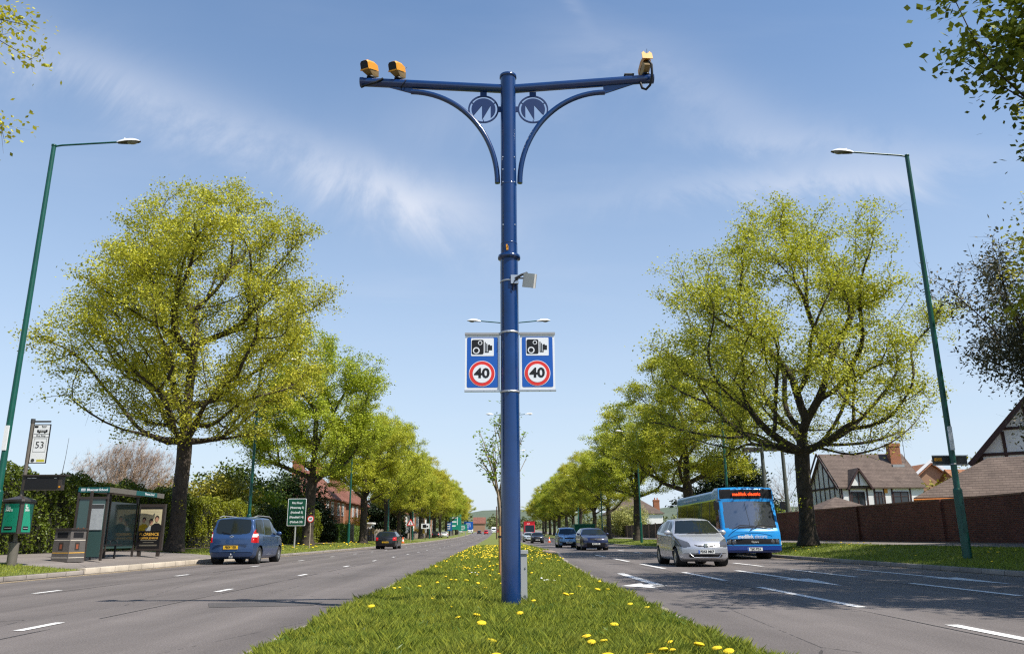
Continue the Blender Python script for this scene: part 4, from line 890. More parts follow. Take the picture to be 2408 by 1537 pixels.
# ---------------------------------------------------------------- trees
def prof_r(prof, z):
    zs, rs = zip(*prof); return np.interp(z, zs, rs)
def grow(seed, prof, n, zf, H, bf=0.45, lobes=0.18, r_tip=0.0085, expo=2.05, lean=(0, 0), maxedge=0.9, clump=0.8, interior=0.45):
    """Branch skeleton: join scattered twig points to the nearest node while keeping the path to the root short."""
    g = np.random.default_rng(seed)
    zs = np.linspace(prof[0][0], prof[-1][0], 200); pw = np.maximum(prof_r(prof, zs), .05)**1.7; pw /= pw.sum()
    ph0 = g.uniform(0, 6.28, 4)
    def sample(m, shell):
        z = g.choice(zs, m, p=pw)+g.uniform(-.05, .05, m); a = g.uniform(0, 2*np.pi, m)
        lob = 1+lobes*(np.sin(3*a+ph0[0]+z*.5)+.8*np.sin(2*a+ph0[1]-z*.35)+.6*np.sin(5*a+ph0[2]+z*.9))
        r = prof_r(prof, z)*lob*g.uniform(0, 1, m)**shell
        return np.stack([r*np.cos(a)+lean[0]*z, r*np.sin(a)+lean[1]*z, z], 1)
    nc = int(n*clump/9); C = sample(nc, .28)
    P1 = (C[:, None, :]+g.normal(0, 1, (nc, 9, 3))*np.array([.55, .55, .30])).reshape(-1, 3)
    P2 = sample(n-len(P1), interior); P = np.concatenate([P1, P2]); P = P[P[:, 2] > prof[0][0]-.4]
    nodes = []; par = []
    m = max(4, int(zf/.5)); wob = g.normal(0, .05, (m+1, 2)).cumsum(0)*.3
    top = int(H*.78/.6)
    for i in range(m+1): nodes.append((wob[i, 0], wob[i, 1], zf*i/m)); par.append(i-1)
    last = m; p = np.array(nodes[-1])
    ztop = H*.62
    while p[2] < ztop:
        p = p+np.array([g.normal(0, .10)+lean[0]*.6, g.normal(0, .10)+lean[1]*.6, .6]); nodes.append(tuple(p)); par.append(last); last = len(nodes)-1
    N = np.array(nodes); plen = np.zeros(len(N))
    for i in range(1, len(N)): plen[i] = plen[par[i]]+np.linalg.norm(N[i]-N[par[i]])
    nodes = [np.array(q) for q in nodes]; plen = list(plen)
    best = np.full(len(P), 1e9); bi = np.zeros(len(P), int)
    def consider(i):
        q = nodes[i]; d = P-q; dist = np.linalg.norm(d, axis=1)
        cost = dist+bf*plen[i]+np.maximum(0, -d[:, 2]+.15)*.6
        if i < m-1: cost = cost+50
        k = cost < best; best[k] = cost[k]; bi[k] = i
    for i in range(len(nodes)): consider(i)
    tips = []; done = np.zeros(len(P), bool)
    for _ in range(len(P)):
        j = int(np.argmin(np.where(done, 1e9, best))); done[j] = True
        a = bi[j]; q0 = nodes[a]; q1 = P[j]; L = np.linalg.norm(q1-q0); k = max(1, int(L/maxedge)); prev = a
        bow = g.normal(0, .085*L, 3)+np.array([0, 0, .07*L])
        for s in range(1, k+1):
            t = s/k; q = q0+(q1-q0)*t+bow*math.sin(math.pi*t)+(g.normal(0, .07, 3) if s < k else 0)
            nodes.append(q); par.append(prev); plen.append(plen[prev]+np.linalg.norm(q-nodes[prev])); prev = len(nodes)-1; consider(prev)
        tips.append(prev)
    N = np.array(nodes); par = np.array(par); cnt = np.zeros(len(N)); cnt[np.array(tips)] = 1
    for i in range(len(N)-1, 0, -1): cnt[par[i]] += cnt[i]
    rad = r_tip*np.maximum(cnt, 1)**(1/expo)
    mc = np.full(len(N), -1); bc = np.zeros(len(N))          # ease the kinks along each main run
    for i in range(1, len(N)):
        if cnt[i] > bc[par[i]]: bc[par[i]] = cnt[i]; mc[par[i]] = i
    mv = np.array([i for i in range(2, len(N)) if mc[i] >= 0])
    for _ in range(4): M_ = N.copy(); N[mv] = .5*M_[mv]+.25*(M_[par[mv]]+M_[mc[mv]])
    return N, par, rad, np.array(tips), g
def limb_mesh(name, N, par, rad, g, base_flare=1.0, rscale=1.0, jitter=.0, sides=(7, 4, 3)):
    V, F = [], []; nb = 0
    rad = rad*rscale
    up = np.array([.31, .17, .93])
    for i in range(1, len(N)):
        p, q = N[par[i]], N[i]; d = q-p; L = np.linalg.norm(d)
        if L < 1e-5: continue
        d = d/L; r1 = rad[i]; r0 = min(rad[par[i]], r1*1.35+.004); k = sides[0] if r1 > .08 else (sides[1] if r1 > .028 else sides[2])
        if r1 > .10: k += 3
        u = np.cross(d, up); u /= np.linalg.norm(u)+1e-9; v = np.cross(d, u)
        a = np.arange(k)*2*np.pi/k; c, s = np.cos(a)[:, None], np.sin(a)[:, None]
        f0 = 1.0; z = p[2]
        def fl(zz): return 1+base_flare*.55*math.exp(-zz/.45) if zz < 3 else 1
        w0 = 1+(jitter*np.sin(a*3+p[2]*2.1)[:, None] if r1 > .2 else 0); w1 = 1+(jitter*np.sin(a*3+q[2]*2.1)[:, None] if r1 > .2 else 0)
        V.append(p+(u*c+v*s)*r0*fl(p[2])*w0 - d*min(r0*.3, .03)); V.append(q+(u*c+v*s)*r1*fl(q[2])*w1)
        idx = np.arange(k); F.append(np.stack([nb+idx, nb+(idx+1) % k, nb+k+(idx+1) % k, nb+k+idx], 1)); nb += 2*k
    return npmesh(name, np.concatenate(V), np.concatenate(F), True)
def leaf_mesh(name, P, size, g, flat=.55, mi=None, asp=.62):
    n = len(P); nrm = g.normal(0, 1, (n, 3)); nrm[:, 2] = np.abs(nrm[:, 2])+flat; nrm /= np.linalg.norm(nrm, axis=1)[:, None]
    t = np.cross(nrm, g.normal(0, 1, (n, 3))); t /= np.linalg.norm(t, axis=1)[:, None]+1e-9; b_ = np.cross(nrm, t)
    s = size*g.uniform(.65, 1.35, n)[:, None]
    v = np.empty((n, 4, 3), np.float32); v[:, 0] = P-t*s*.5; v[:, 1] = P+b_*s*asp*.5; v[:, 2] = P+t*s*.5; v[:, 3] = P-b_*s*asp*.5
    return npmesh(name, v.reshape(-1, 3), np.arange(n*4).reshape(n, 4), False, mi)
def leaves_at(tips, N, g, per, sig, zlo=None, zhi=None, thin=.35):
    T_ = N[tips]; z = T_[:, 2]
    cnt = np.full(len(T_), per, float)
    if zlo is not None: cnt *= thin+(1-thin)*np.clip((z-zlo)/(zhi-zlo), 0, 1)
    cnt = g.poisson(cnt); idx = np.repeat(np.arange(len(T_)), cnt)
    return T_[idx]+g.normal(0, 1, (len(idx), 3))*np.array([sig, sig, sig*.6])+np.array([0, 0, sig*.25])
def twigs(N, tips, g, k, L):
    P = np.repeat(N[tips], k, 0); d = g.normal(0, 1, P.shape); d[:, 2] = d[:, 2]*.6+.1; d /= np.linalg.norm(d, axis=1)[:, None]
    Q = P+d*L*g.uniform(.5, 1.2, len(P))[:, None]; w_ = np.cross(d, [0.3, .2, .9]); w_ /= np.linalg.norm(w_, axis=1)[:, None]; w_ *= .0065
    v = np.stack([P-w_, P+w_, Q+w_*.3, Q-w_*.3], 1).reshape(-1, 3); return v, np.arange(len(P)*4).reshape(-1, 4)
def join_meshes(name, parts):
    V, F, o = [], [], 0
    for v, f in parts: V.append(v); F.append(f+o); o += len(v)
    return npmesh(name, np.concatenate(V), np.concatenate(F), False)
def lime(name, seed, prof, H, zf, n, per, size, tr, leafm, zlo, zhi, rs=1.0, sig=.42, bf=.26, thin=.35, trunk_tufts=180, tw=3):
    N, par, rad, tips, g = grow(seed, prof, n, zf, H, bf=bf)
    k = tr/rad[1]; rad = np.where(rad > .05, rad*(1+(k-1)*np.clip((rad-.05)/(rad[1]-.05), 0, 1)), rad)
    rad = rad*(1+.45*np.clip((rad-.018)/.03, 0, 1)*np.clip((.22-rad)/.1, 0, 1)); wood = limb_mesh('trunk', N, par, rad, g, 1.0, rs, .06)
    tv, tf = twigs(N, tips, g, tw, .75)
    wv = np.empty(len(wood.vertices)*3, np.float32); wood.vertices.foreach_get('co', wv)
    thin_n = np.where((rad < .022) & (N[:, 2] > prof[0][0]-.5))[0]; LP = np.concatenate([leaves_at(thin_n, N, g, per*.10*len(tips)/len(thin_n), sig, zlo, zhi, thin), leaves_at(tips, N, g, per*1.2, sig*.66, zlo, zhi, thin)])
    if trunk_tufts:
        c = int(trunk_tufts/6); zc = g.uniform(.2, zf+1.5, c); ac = g.uniform(0, 6.28, c); rr = tr*1.12
        T2 = np.stack([rr*np.cos(ac), rr*np.sin(ac), zc], 1); LP = np.concatenate([LP, (T2[:, None]+g.normal(0, .11, (c, 6, 3))).reshape(-1, 3)])
    lm = leaf_mesh('crown', LP, size, g)
    return dict(wood=wood, leaf=lm, twig=npmesh('twigs', tv, tf), m=leafm)
PROTO = {}
def place_tree(kind, x, y, z, label, name='lime_tree', cat='tree', group=None, rz=0.0, s=1.0, sz=None, bark=None, leafm=None):
    d = PROTO[kind]; t = thing(name, label, cat, (x, y, z), rz, group); t.scale = (s, s, sz or s)
    for nm, key, m in (('trunk', 'wood', bark or M_BARK), ('twigs', 'twig', bark or M_BARK), ('crown', 'leaf', leafm or d['m'])):
        if key not in d: continue
        if len(d[key].materials) == 0: d[key].materials.append(m)
        par_ = t if nm != 'twigs' else t
        o = bpy.data.objects.new(nm, d[key]); col.objects.link(o); o.parent = t
        if d[key].materials[0] != m: o.material_slots[0].link = 'OBJECT'; o.material_slots[0].material = m
    return t
PROTO['A'] = lime('A', 11, [(4.3, 1.5), (5.0, 3.6), (6.7, 5.2), (8.8, 6.9), (10.9, 7.1), (13.2, 6.4), (15.5, 4.8), (17.3, 3.0), (18.6, .6)], 18.8, 5.5, 2000, 62, .120, .36, M_LEAF, 4.5, 9.5, thin=.22)
PROTO['B'] = lime('B', 23, [(4.0, 2.5), (4.8, 5.2), (6.2, 6.8), (8.4, 7.5), (10.8, 6.7), (13.0, 5.4), (15.4, 3.8), (17.2, 1.2)], 17.4, 4.9, 1800, 56, .118, .36, M_LEAF, 4.5, 9.0, thin=.22)
PROTO['C'] = lime('C', 37, [(5.1, 1.2), (6.0, 3.4), (7.5, 5.2), (10.0, 5.8), (12.5, 5.4), (15.0, 3.8), (17.0, 1.8), (18.0, .4)], 18.0, 5.2, 1100, 76, .15, .40, M_LEAF, 4.5, 8.5, thin=.25, trunk_tufts=150, tw=2)
PROTO['D'] = lime('D', 53, [(4.7, 1.4), (5.6, 4.2), (7.5, 5.9), (9.8, 6.3), (12.0, 5.2), (14.2, 3.6), (16.0, .8)], 16.3, 4.6, 1050, 76, .15, .40, M_LEAF, 4.2, 8.5, thin=.25, trunk_tufts=150, tw=2)
PROTO['E'] = lime('E', 67, [(5.0, 1.0), (5.9, 3.0), (7.0, 4.6), (9.0, 5.0), (11.5, 5.6), (13.5, 4.4), (15.5, 3.2), (17.6, .6)], 17.6, 4.4, 1000, 72, .15, .42, M_LEAF, 4.2, 8.5, thin=.25, trunk_tufts=150, tw=2)
GL, GR = 'lime trees along the left verge', 'lime trees along the right verge'
place_tree('A', -15, 37.65, .42, 'big lime tree with a rounded crown beside the bus shelter', group=GL, rz=.6, s=.94, sz=1.0)
place_tree('C', -15, 63.5, .32, 'lime tree just right of the blue van, behind the green sign', group=GL, rz=1.2, s=1.0)
ordn = 'first second third fourth fifth sixth seventh eighth ninth tenth eleventh twelfth thirteenth fourteenth'.split()
yl_ = [86, 104.5, 122, 139, 156, 173, 190, 207, 224, 241, 258, 276, 296]
for i, y in enumerate(yl_):
    place_tree('CDE'[(i*2) % 3], -15+random.uniform(-.4, .5), y, .32+gz(y), '%s lime tree in the left row beyond the green sign' % ordn[i], group=GL, rz=random.uniform(0, 6), s=random.uniform(.80, .98), sz=random.uniform(.82, .98))
place_tree('A', -16.2, 10.6, .35, 'lime tree at the near left whose leaves enter the top left corner', group=GL, rz=2.4, s=.82)
place_tree('B', 14.8, 38.5, .47, 'big spreading lime tree between the bus and the brick wall', group=GR, rz=.3, s=1.0, sz=1.0)
place_tree('D', 14.9, 62.5, .49, 'full leafy lime tree behind the blue bus', group=GR, rz=2.0, s=1.0, sz=.93)
place_tree('C', 14.8, 86, .5, 'lime tree behind the street lamp left of the silver car', group=GR, rz=.2, s=.92, sz=.85)
yr_ = [109, 126, 143, 160, 178, 196, 214, 232, 250, 270]
for i, y in enumerate(yr_):
    place_tree('DEC'[(i*2) % 3], 14.8+random.uniform(-.4, .4), y, .5+gz(y), '%s lime tree in the right row beyond the brown fence' % ordn[i], group=GR, rz=random.uniform(0, 6), s=random.uniform(.76, .95), sz=random.uniform(.74, .92))
place_tree('C', 15.9, 12.0, .48, 'near lime tree whose shaded branches hang in the top right corner', group=GR, rz=3.6, s=1.03, sz=.97, leafm=mat('shaded_lime_leaf', (.17, .20, .022), .5, island=.32, trans=.2, spec=.25))  # darker copy of the lime leaf: the crown's own shade put into its colour

place_tree('C', 21.6, 20.3, .45, 'garden lime tree behind the brick wall whose leaf tips enter at the right edge', group='lime trees behind the brick wall', s=1.0, sz=.95)
place_tree('D', 21.3, 15.2, .45, 'garden lime tree behind the wall near the camera, unseen past the right edge', group='lime trees behind the brick wall', s=.95)  # unseen tree, placed so its crown shades the right verge
# sapling tied to a stake on the median, behind the pole
N, par, rad, tips, g = grow(5, [(1.85, .10), (2.1, .35), (2.6, .48), (3.2, .42), (3.7, .22), (4.15, .05)], 60, 1.9, 3.4, bf=.9, r_tip=.006, lobes=.1, maxedge=.3, clump=.0)
sap = dict(wood=limb_mesh('trunk', N, par, rad, g, .2), leaf=leaf_mesh('crown', leaves_at(tips, N, g, 13, .085), .055, g), m=M_LEAF2)
allp = N[[i for i in range(len(N)) if N[i][2] > 2.0]]
sap['leaf'] = leaf_mesh('crown', np.repeat(allp, 16, 0)+g.normal(0, .06, (len(allp)*16, 3)), .055, g)
PROTO['sap'] = sap
place_tree('sap', .04, 17.8, .15, 'thin young sapling with upright twigs growing behind the pole', 'sapling', 'sapling', bark=M_BARKL, s=1.35, sz=1.0)
t = thing('tree_stake', 'short orange brown wooden stake with a dark tie beside the sapling', 'stake', (.03, 17.6, .10)); b = MB(); b.tube([(0, 0, -.1), (-.02, 0, 1.08)], .034, 10); b.build('stake', M_STAKE, t); b = MB(); b.tube([(-.018, 0, .84), (-.018, 0, .88)], .042, 10); b.build('tie', M_BLACK, t)

# garden trees and shrubs
def bush(kind, seed, prof, H, n, per, size, m, zf=.5, sig=.3, bark=None, tr=.06, twn=0, thin=.8):
    N, par, rad, tips, g = grow(seed, prof, n, zf, H, bf=.5, r_tip=.008, clump=.5)
    d = dict(wood=limb_mesh('trunk', N, par, rad*(tr/rad[1]), g, .3), m=m)
    if per > 0: d['leaf'] = leaf_mesh('crown', leaves_at(tips, N, g, per, sig, prof[0][0], H*.4, thin), size, g)
    if twn: v, f = twigs(N, tips, g, twn, .8); d['twig'] = npmesh('twigs', v, f)
    PROTO[kind] = d
bush('brown', 71, [(1.0, 2.2), (2.5, 4.2), (4.5, 4.8), (6.5, 3.9), (8.4, 1.2)], 8.6, 2600, 0, .1, M_TWIG, .8, tr=.2, twn=26)
place_tree('brown', -28.2, 61, .4, 'leafless pale brown dome shaped tree behind the long hedge', 'bare_tree', 'tree', bark=M_TWIG, s=.74, sz=.92)
bush('birch', 72, [(2.0, .6), (3.5, 1.7), (5.5, 2.2), (7.5, 1.4), (9.4, .2)], 9.5, 260, 0, .1, M_TWIG, 2.2, tr=.11, twn=5)
place_tree('birch', 27.5, 75, .45, 'slender leafless tree between the bus and the big right tree', 'bare_tree', 'tree', bark=mat('birch_twig', (.34, .29, .24), .9), s=.88)
bush('green', 73, [(.3, 1.8), (1.2, 2.6), (2.6, 2.7), (3.8, 1.9), (4.7, .5)], 4.8, 420, 30, .20, M_HEDGE, .4, .34)
for x, y, s, lb, m in ((-22, 62, 1.15, 'bushy green shrub behind the hedge, above the blue van roof', M_YELL), (-24.5, 72, 1.5, 'taller pale green shrub rising behind the hedge left of the lamp', M_HEDGE), (-21, 69, 1.0, 'dark green shrub just left of the green sign', M_LEAF2),
                       (-24.0, 88, 1.65, 'tall dense dark shrub hiding the left end of the brick house', M_HEDGED), (25.2, 80, 1.0, 'small green tree top showing above the blue bus', M_LEAF2), (25, 83, .8, 'golden shrub between the dark conifer and the white house', M_YELL),
                       (20.8, 128, 1.1, 'pale yellow flowering shrub left of the white house', mat('pale_shrub', (.42, .40, .13), .6, island=.4, trans=.3)), (22.4, 150, 1.0, 'second pale shrub beyond the fence, left of the white house', M_YELL), (28.5, 168, .9, 'ivy green bush against the white house wall', M_HEDGE)):
    place_tree('green', x, y, .4+gz(y), lb, 'shrub', 'shrub', rz=random.uniform(0, 6), s=s, leafm=m)
bush('pine', 74, [(1.2, 3.0), (2.5, 4.0), (4.5, 3.3), (6.5, 2.2), (8.4, .3)], 8.5, 520, 60, .26, M_DKLEAF, 1.0, .38, tr=.22)
place_tree('pine', 22, 74, .45, 'dark spreading conifer behind the bus and brown fence', 'conifer', 'tree', rz=1.0)
bush('yew', 75, [(.2, 2.1), (1.5, 2.5), (3.2, 2.3), (4.4, 1.5), (5.2, .4)], 5.3, 420, 60, .22, M_DKLEAF, .4, .36, tr=.12)
place_tree('yew', -20.3, 138, .35+gz(138), 'big dark rounded evergreen before the white houses', 'evergreen_bush', 'shrub', s=1.35)
place_tree('yew', -19.2, 84, .35, 'dark evergreen bush beside the brick house', 'evergreen_bush', 'shrub', s=.78)
place_tree('yew', -21.3, 157, .4+gz(157), 'tall dark ivy covered bush at the end of the brick houses', 'evergreen_bush', 'shrub', s=1.0, sz=1.5, leafm=M_HEDGED)
bush('fors', 76, [(.2, .9), (1.0, 1.3), (1.8, 1.2), (2.4, .5)], 2.5, 160, 30, .13, M_FORS, .2, .22)
place_tree('fors', -18.8, 106, .35+gz(106), 'bright yellow flowering shrub in front of the brick house', 'flowering_shrub', 'shrub', s=1.25)
place_tree('fors', -18.4, 186, .35+gz(186), 'small yellow shrub before the far white houses', 'flowering_shrub', 'shrub', s=1.0)
bush('gold', 77, [(.5, 2.4), (1.8, 2.8), (3.2, 2.2), (4.4, 1.0), (4.9, .2)], 5.0, 320, 45, .20, mat('golden_conifer', (.30, .27, .025), .6, island=.4, trans=.2), .4, .32)
place_tree('gold', 34.5, 54, .45, 'golden green conifer between the orange roof and the gabled house', 'golden_conifer', 'tree', s=1.12)
bush('wht', 78, [(.4, .9), (1.5, 1.3), (2.5, .9), (3.2, .2)], 3.3, 160, 24, .12, M_BLOS, .3, .22)
place_tree('wht', 27.3, 48.5, .45, 'white flowering shrub above the brick wall beside the timbered house', 'flowering_shrub', 'shrub', s=.75)
# drooping blossom tree leaning in at the right edge
N, par, rad, tips, g = grow(91, [(3.4, 1.6), (5.0, 3.2), (7.2, 3.9), (9.6, 3.4), (11.5, 2.0), (12.6, .4)], 620, 2.4, 11, bf=.5, r_tip=.009)
TT = N[tips]; drop = np.repeat(TT, 64, 0)+g.normal(0, 1, (len(TT)*64, 3))*np.array([.26, .26, .40])-np.array([0, 0, .35])
ch = dict(wood=limb_mesh('trunk', N, par, rad*(.22/rad[1]), g, .4), leaf=leaf_mesh('crown', drop, .16, g, .2, asp=.42), m=M_CHERRY); v, f = twigs(N, tips, g, 4, .9); ch['twig'] = npmesh('twigs', v, f)
PROTO['cherry'] = ch
ct = place_tree('cherry', 21.9, 27.0, .45, 'dark leaved drooping tree with pale blossom at the right edge', 'blossom_tree', 'tree', rz=.5)
bl = TT[g.uniform(0, 1, len(TT)) < .45]; bl = np.repeat(bl, 12, 0)+g.normal(0, .17, (len(bl)*12, 3))
o = link('blossom', leaf_mesh('blossom', bl, .10, g), ct, None, [M_BLOS])

# ---------------------------------------------------------------- hedges: clipped masses of leaves around a dark heart
def hedge(name, label, x0, x1, y0, y1, z0, z1, n, m, size=.12, wob=.18, lower_bare=0.0, shape=None):
    t = thing(name, label, 'hedge', (x0, y0, z0)); X, Y, Zh = x1-x0, y1-y0, z1-z0; g = np.random.default_rng(int(abs(x0*7+y0*3))+1)
    b = MB(); b.box(.28, X-.28, .28, Y-.28, 0, Zh-.30); b.build('dark_core', M_HCORE, t)  # solid dark block filling the hedge behind its leaves
    aF, aT, aE = Y*Zh, X*Y, X*Zh; tot = aF+aT*.8+2*aE*.7
    nF, nT = int(n*aF/tot), int(n*aT*.8/tot); nE = int(n*aE*.7/tot)
    def bumpf(a, c): return wob*(np.sin(a*1.3+c*2.1+x0)+.7*np.sin(a*3.1-c*1.7+y0)+.5*np.sin(a*6.3+c*5.1))*.5
    face = X if x0 < 0 else 0; sgn = 1 if x0 < 0 else -1
    yy, zz = g.uniform(0, Y, nF), Zh*g.uniform(0, 1, nF)**.85; dpt = g.exponential(.10, nF)
    F1 = np.stack([face+sgn*(bumpf(yy, zz)-dpt-.25*np.clip((zz/Zh-.8)/.2, 0, 1)**2), yy, zz], 1)
    xx, y2 = g.uniform(0, X, nT), g.uniform(0, Y, nT); F2 = np.stack([xx, y2, Zh+bumpf(y2, xx)*1.3-g.exponential(.10, nT)], 1)
    out = [F1, F2]
    for ye in (0, Y):
        x3, z3 = g.uniform(0, X, nE), g.uniform(0, Zh, nE); out.append(np.stack([x3, ye+(1 if ye else -1)*(bumpf(x3, z3)-g.exponential(.1, nE)), z3], 1))
    P = np.concatenate(out)
    if lower_bare: P = P[(P[:, 2] > lower_bare) | (g.uniform(0, 1, len(P)) < .25)]
    me = leaf_mesh('foliage', P, size, g, .25, asp=.7); link('foliage', me, t, None, [m]); return t
hedge('hedge', 'long tall green hedge behind the bus stop and shelter', -20.2, -17.9, 21, 46.5, .36, 3.45, 52000, M_HEDGE, .105, .30)
hedge('hedge', 'bright green hedge section between the big left tree and the blue van', -20.0, -17.8, 47.0, 58.5, .36, 3.25, 22000, mat('bright_hedge_leaf', (.215, .235, .014), .45, island=.45, trans=.25, spec=.3), .105, .30, .7)
hedge('hedge', 'dark conifer hedge section behind the lamp and blue van', -20.0, -18.1, 58.9, 69.5, .36, 3.3, 18000, M_HEDGED, .11, .25)
hedge('hedge', 'bright hedge end beside the green direction sign', -19.6, -17.5, 69.9, 79, .36, 3.3, 15000, mat('bright_hedge_leaf', (.2, .2, .02)), .11, .28, .7)
hedge('hedge', 'neatly clipped low green hedge before the brick house', -20, -16.9, 84.5, 91.5, .36, 2.35, 7000, mat('clipped_hedge_leaf', (.12, .20, .02), .5, island=.4, trans=.2), .13, .06)
hedge('hedge', 'neatly clipped hedge block right of the pale gatepost', -19.6, -16.9, 93.2, 98, .36, 2.25, 4500, mat('clipped_hedge_leaf', (.12, .20, .02)), .13, .06)
# far woodland reads as one mass on the hill
P = []
for _ in range(260):
    x = random.uniform(-260, 300); y = random.uniform(470, 700); r = random.uniform(3, 6); hh = random.uniform(5, 11); k = 80
    q = rng.normal(0, 1, (k, 3)); q /= np.linalg.norm(q, axis=1)[:, None]; P.append(np.array([x, y, gz(y)+hh*.55])+q*np.array([r, r, hh*.5])*rng.uniform(.6, 1, (k, 1)))
tag(link('woodland', leaf_mesh('woodland', np.concatenate(P), 2.0, rng, .4), None, None, [mat('far_leaf', (.13, .165, .05), .8, island=.4, trans=.2)]), 'distant woodland where the road ends', None, None, 'stuff')
# ---------------------------------------------------------------- vehicles
def resample(poly, n, sm=1.0):
    p = np.array(poly, float); seg = np.linalg.norm(np.diff(p, axis=0), axis=1); s = np.concatenate([[0], np.cumsum(seg)]); t = np.linspace(0, s[-1], n)
    q = np.stack([np.interp(t, s, p[:, k]) for k in range(p.shape[1])], 1)
    for _ in range(int(sm)):
        q[1:-1] = .25*q[:-2]+.5*q[1:-1]+.25*q[2:]
    return q
def inpoly(px, py, poly):
    r = np.zeros(len(px), bool); n = len(poly)
    for i in range(n):
        (x1, y1), (x2, y2) = poly[i], poly[(i+1) % n]
        if y1 == y2: continue
        c = ((y1 > py) != (y2 > py)) & (px < (x2-x1)*(py-y1)/(y2-y1)+x1); r ^= c
    return r
def paint(name, c, metal=.25):
    return mat(name, c, .32, metal=metal, coat=.7, spec=.5)
def shell(t, sp, body_m, parts, nu=150, nv=10, smooth=3):
    """lofted body; `parts` claim regions of its skin, each becomes a mesh of its own"""
    L, W = sp['L'], sp['W']; hw = W/2
    top = resample(sp['top'], nu, smooth); ys = top[:, 0]; zt = top[:, 1]
    fi = lambda key: np.interp(ys, *zip(*sp[key]))
    zb, pl, be, rw = fi('bot'), fi('plan')*hw, fi('belt'), fi('roof')*hw
    box = sp.get('box', False); P = np.zeros((nu, 0, 3)); rows = []
    for i in range(nu):
        b0, T_, w_ = zb[i], max(zt[i], zb[i]+.02), pl[i]; zc = min(be[i], b0+(T_-b0)*.86); k = min(1, max(0.12, (T_-zc)/.42)); r = rw[i]*k+w_*.96*(1-k); H = zc-b0
        if box: C = [(0, b0), (.80*w_, b0), (.97*w_, b0+.05*H), (w_, b0+.25*H), (w_, b0+.6*H), (w_, zc), (w_*.5+r*.5, zc+(T_-zc)*.55), (r, T_-.10*k), (r*.93, T_-.025*k), (.55*r, T_), (0, T_+.015*k)]
        else: C = [(0, b0), (.80*w_, b0), (.95*w_, b0+.10*H), (.995*w_, b0+.35*H), (w_, b0+.60*H), (.985*w_, zc-.05*H), (w_*.965, zc), (r*1.0+(w_-r)*.08, T_-.11*k), (r*.90, T_-.035*k), (.5*r, T_-.004), (0, T_+.012*k)]
        rows.append(resample_cr(C, nv))
    half = np.array(rows)                     # nu, m, 2
    m = half.shape[1]
    ring = np.concatenate([half, half[:, -2:0:-1]*np.array([-1, 1])], 1)
    V = np.zeros((nu, ring.shape[1], 3)); V[:, :, 0] = ring[:, :, 0]; V[:, :, 2] = ring[:, :, 1]; V[:, :, 1] = ys[:, None]
    bf, br, bl = sp.get('bow', (.26, .16, 1.5)); u = (V[:, :, 0]/hw)**2
    V[:, :, 1] += u*bf*np.clip(1-ys[:, None]/bl, 0, 1)-u*br*np.clip(1-(L-ys[:, None])/bl, 0, 1)
    V[:, :, 1] -= L/2
    K = ring.shape[1]; A = np.arange(nu*K).reshape(nu, K); a, b_, c, d = A[:-1], np.roll(A, -1, 1)[:-1], np.roll(A, -1, 1)[1:], A[1:]
    F = np.stack([a, b_, c, d], -1).reshape(-1, 4); V = V.reshape(-1, 3)
    cen = V[F].mean(1); nrm = np.cross(V[F[:, 2]]-V[F[:, 0]], V[F[:, 3]]-V[F[:, 1]]); nl = np.linalg.norm(nrm, axis=1)[:, None]; nrm = nrm/np.maximum(nl, 1e-9)
    if (nrm*(cen-np.array([0, 0, .7]))).sum() < 0: F = F[:, ::-1]; nrm = -nrm
    yy, ax, zz = cen[:, 1]+L/2, np.abs(cen[:, 0]), cen[:, 2]; claimed = np.zeros(len(F), bool)
    for wy, wz, wr in sp['arch']:
        h = ((yy-wy)**2+(zz-wz)**2 < wr*wr) & (ax > hw*.62) & (np.abs(nrm[:, 2]) < .95); claimed |= h
    for nm, m_, view, poly, split in parts:
        if view == 'side': k = inpoly(yy, zz, poly) & (ax > hw*.45) & (np.abs(nrm[:, 0]) > .35)
        elif view == 'front': k = inpoly(ax/hw, zz, poly) & (nrm[:, 1] < -.08) & (yy < L*.55)
        elif view == 'rear': k = inpoly(ax/hw, zz, poly) & (nrm[:, 1] > .08) & (yy > L*.55)
        elif view == 'top': k = inpoly(ax/hw, yy, poly) & (nrm[:, 2] > .3)
        elif view == 'frontwrap': k = inpoly(ax/hw, zz, poly) & (yy < .75)
        elif view == 'rearwrap': k = inpoly(ax/hw, zz, poly) & (yy > L-.55)
        k &= ~claimed; claimed |= k
        for sgn in ((-1, 1) if split else (0,)):
            kk = k & ((cen[:, 0]*sgn >= 0) if sgn else True)
            if kk.sum() < 2: continue
            sub(nm, V, F[kk], m_, t)
    sub('body', V, F[~claimed], body_m, t)
def sub(nm, V, F, m_, t):
    used, inv = np.unique(F, return_inverse=True)
    return link(nm, npmesh(nm, V[used], inv.reshape(F.shape), True), t, None, [m_])
def resample_cr(C, n):
    C = np.array(C, float); P = np.vstack([2*C[0]-C[1], C, 2*C[-1]-C[-2]]); out = []
    for i in range(1, len(P)-2):
        for s in range(n if i < len(P)-3 else n+1):
            u = s/n; p0, p1, p2, p3 = P[i-1], P[i], P[i+1], P[i+2]
            out.append(_cr(p0, p1, p2, p3, u))
    q = np.array(out); q[0, 0] = 0; q[-1, 0] = 0; return q
def _cr(p0, p1, p2, p3, u, tau=.35):
    m1, m2 = (p2-p0)*tau, (p3-p1)*tau; u2, u3 = u*u, u*u*u
    return (2*u3-3*u2+1)*p1+(u3-2*u2+u)*m1+(-2*u3+3*u2)*p2+(u3-u2)*m2
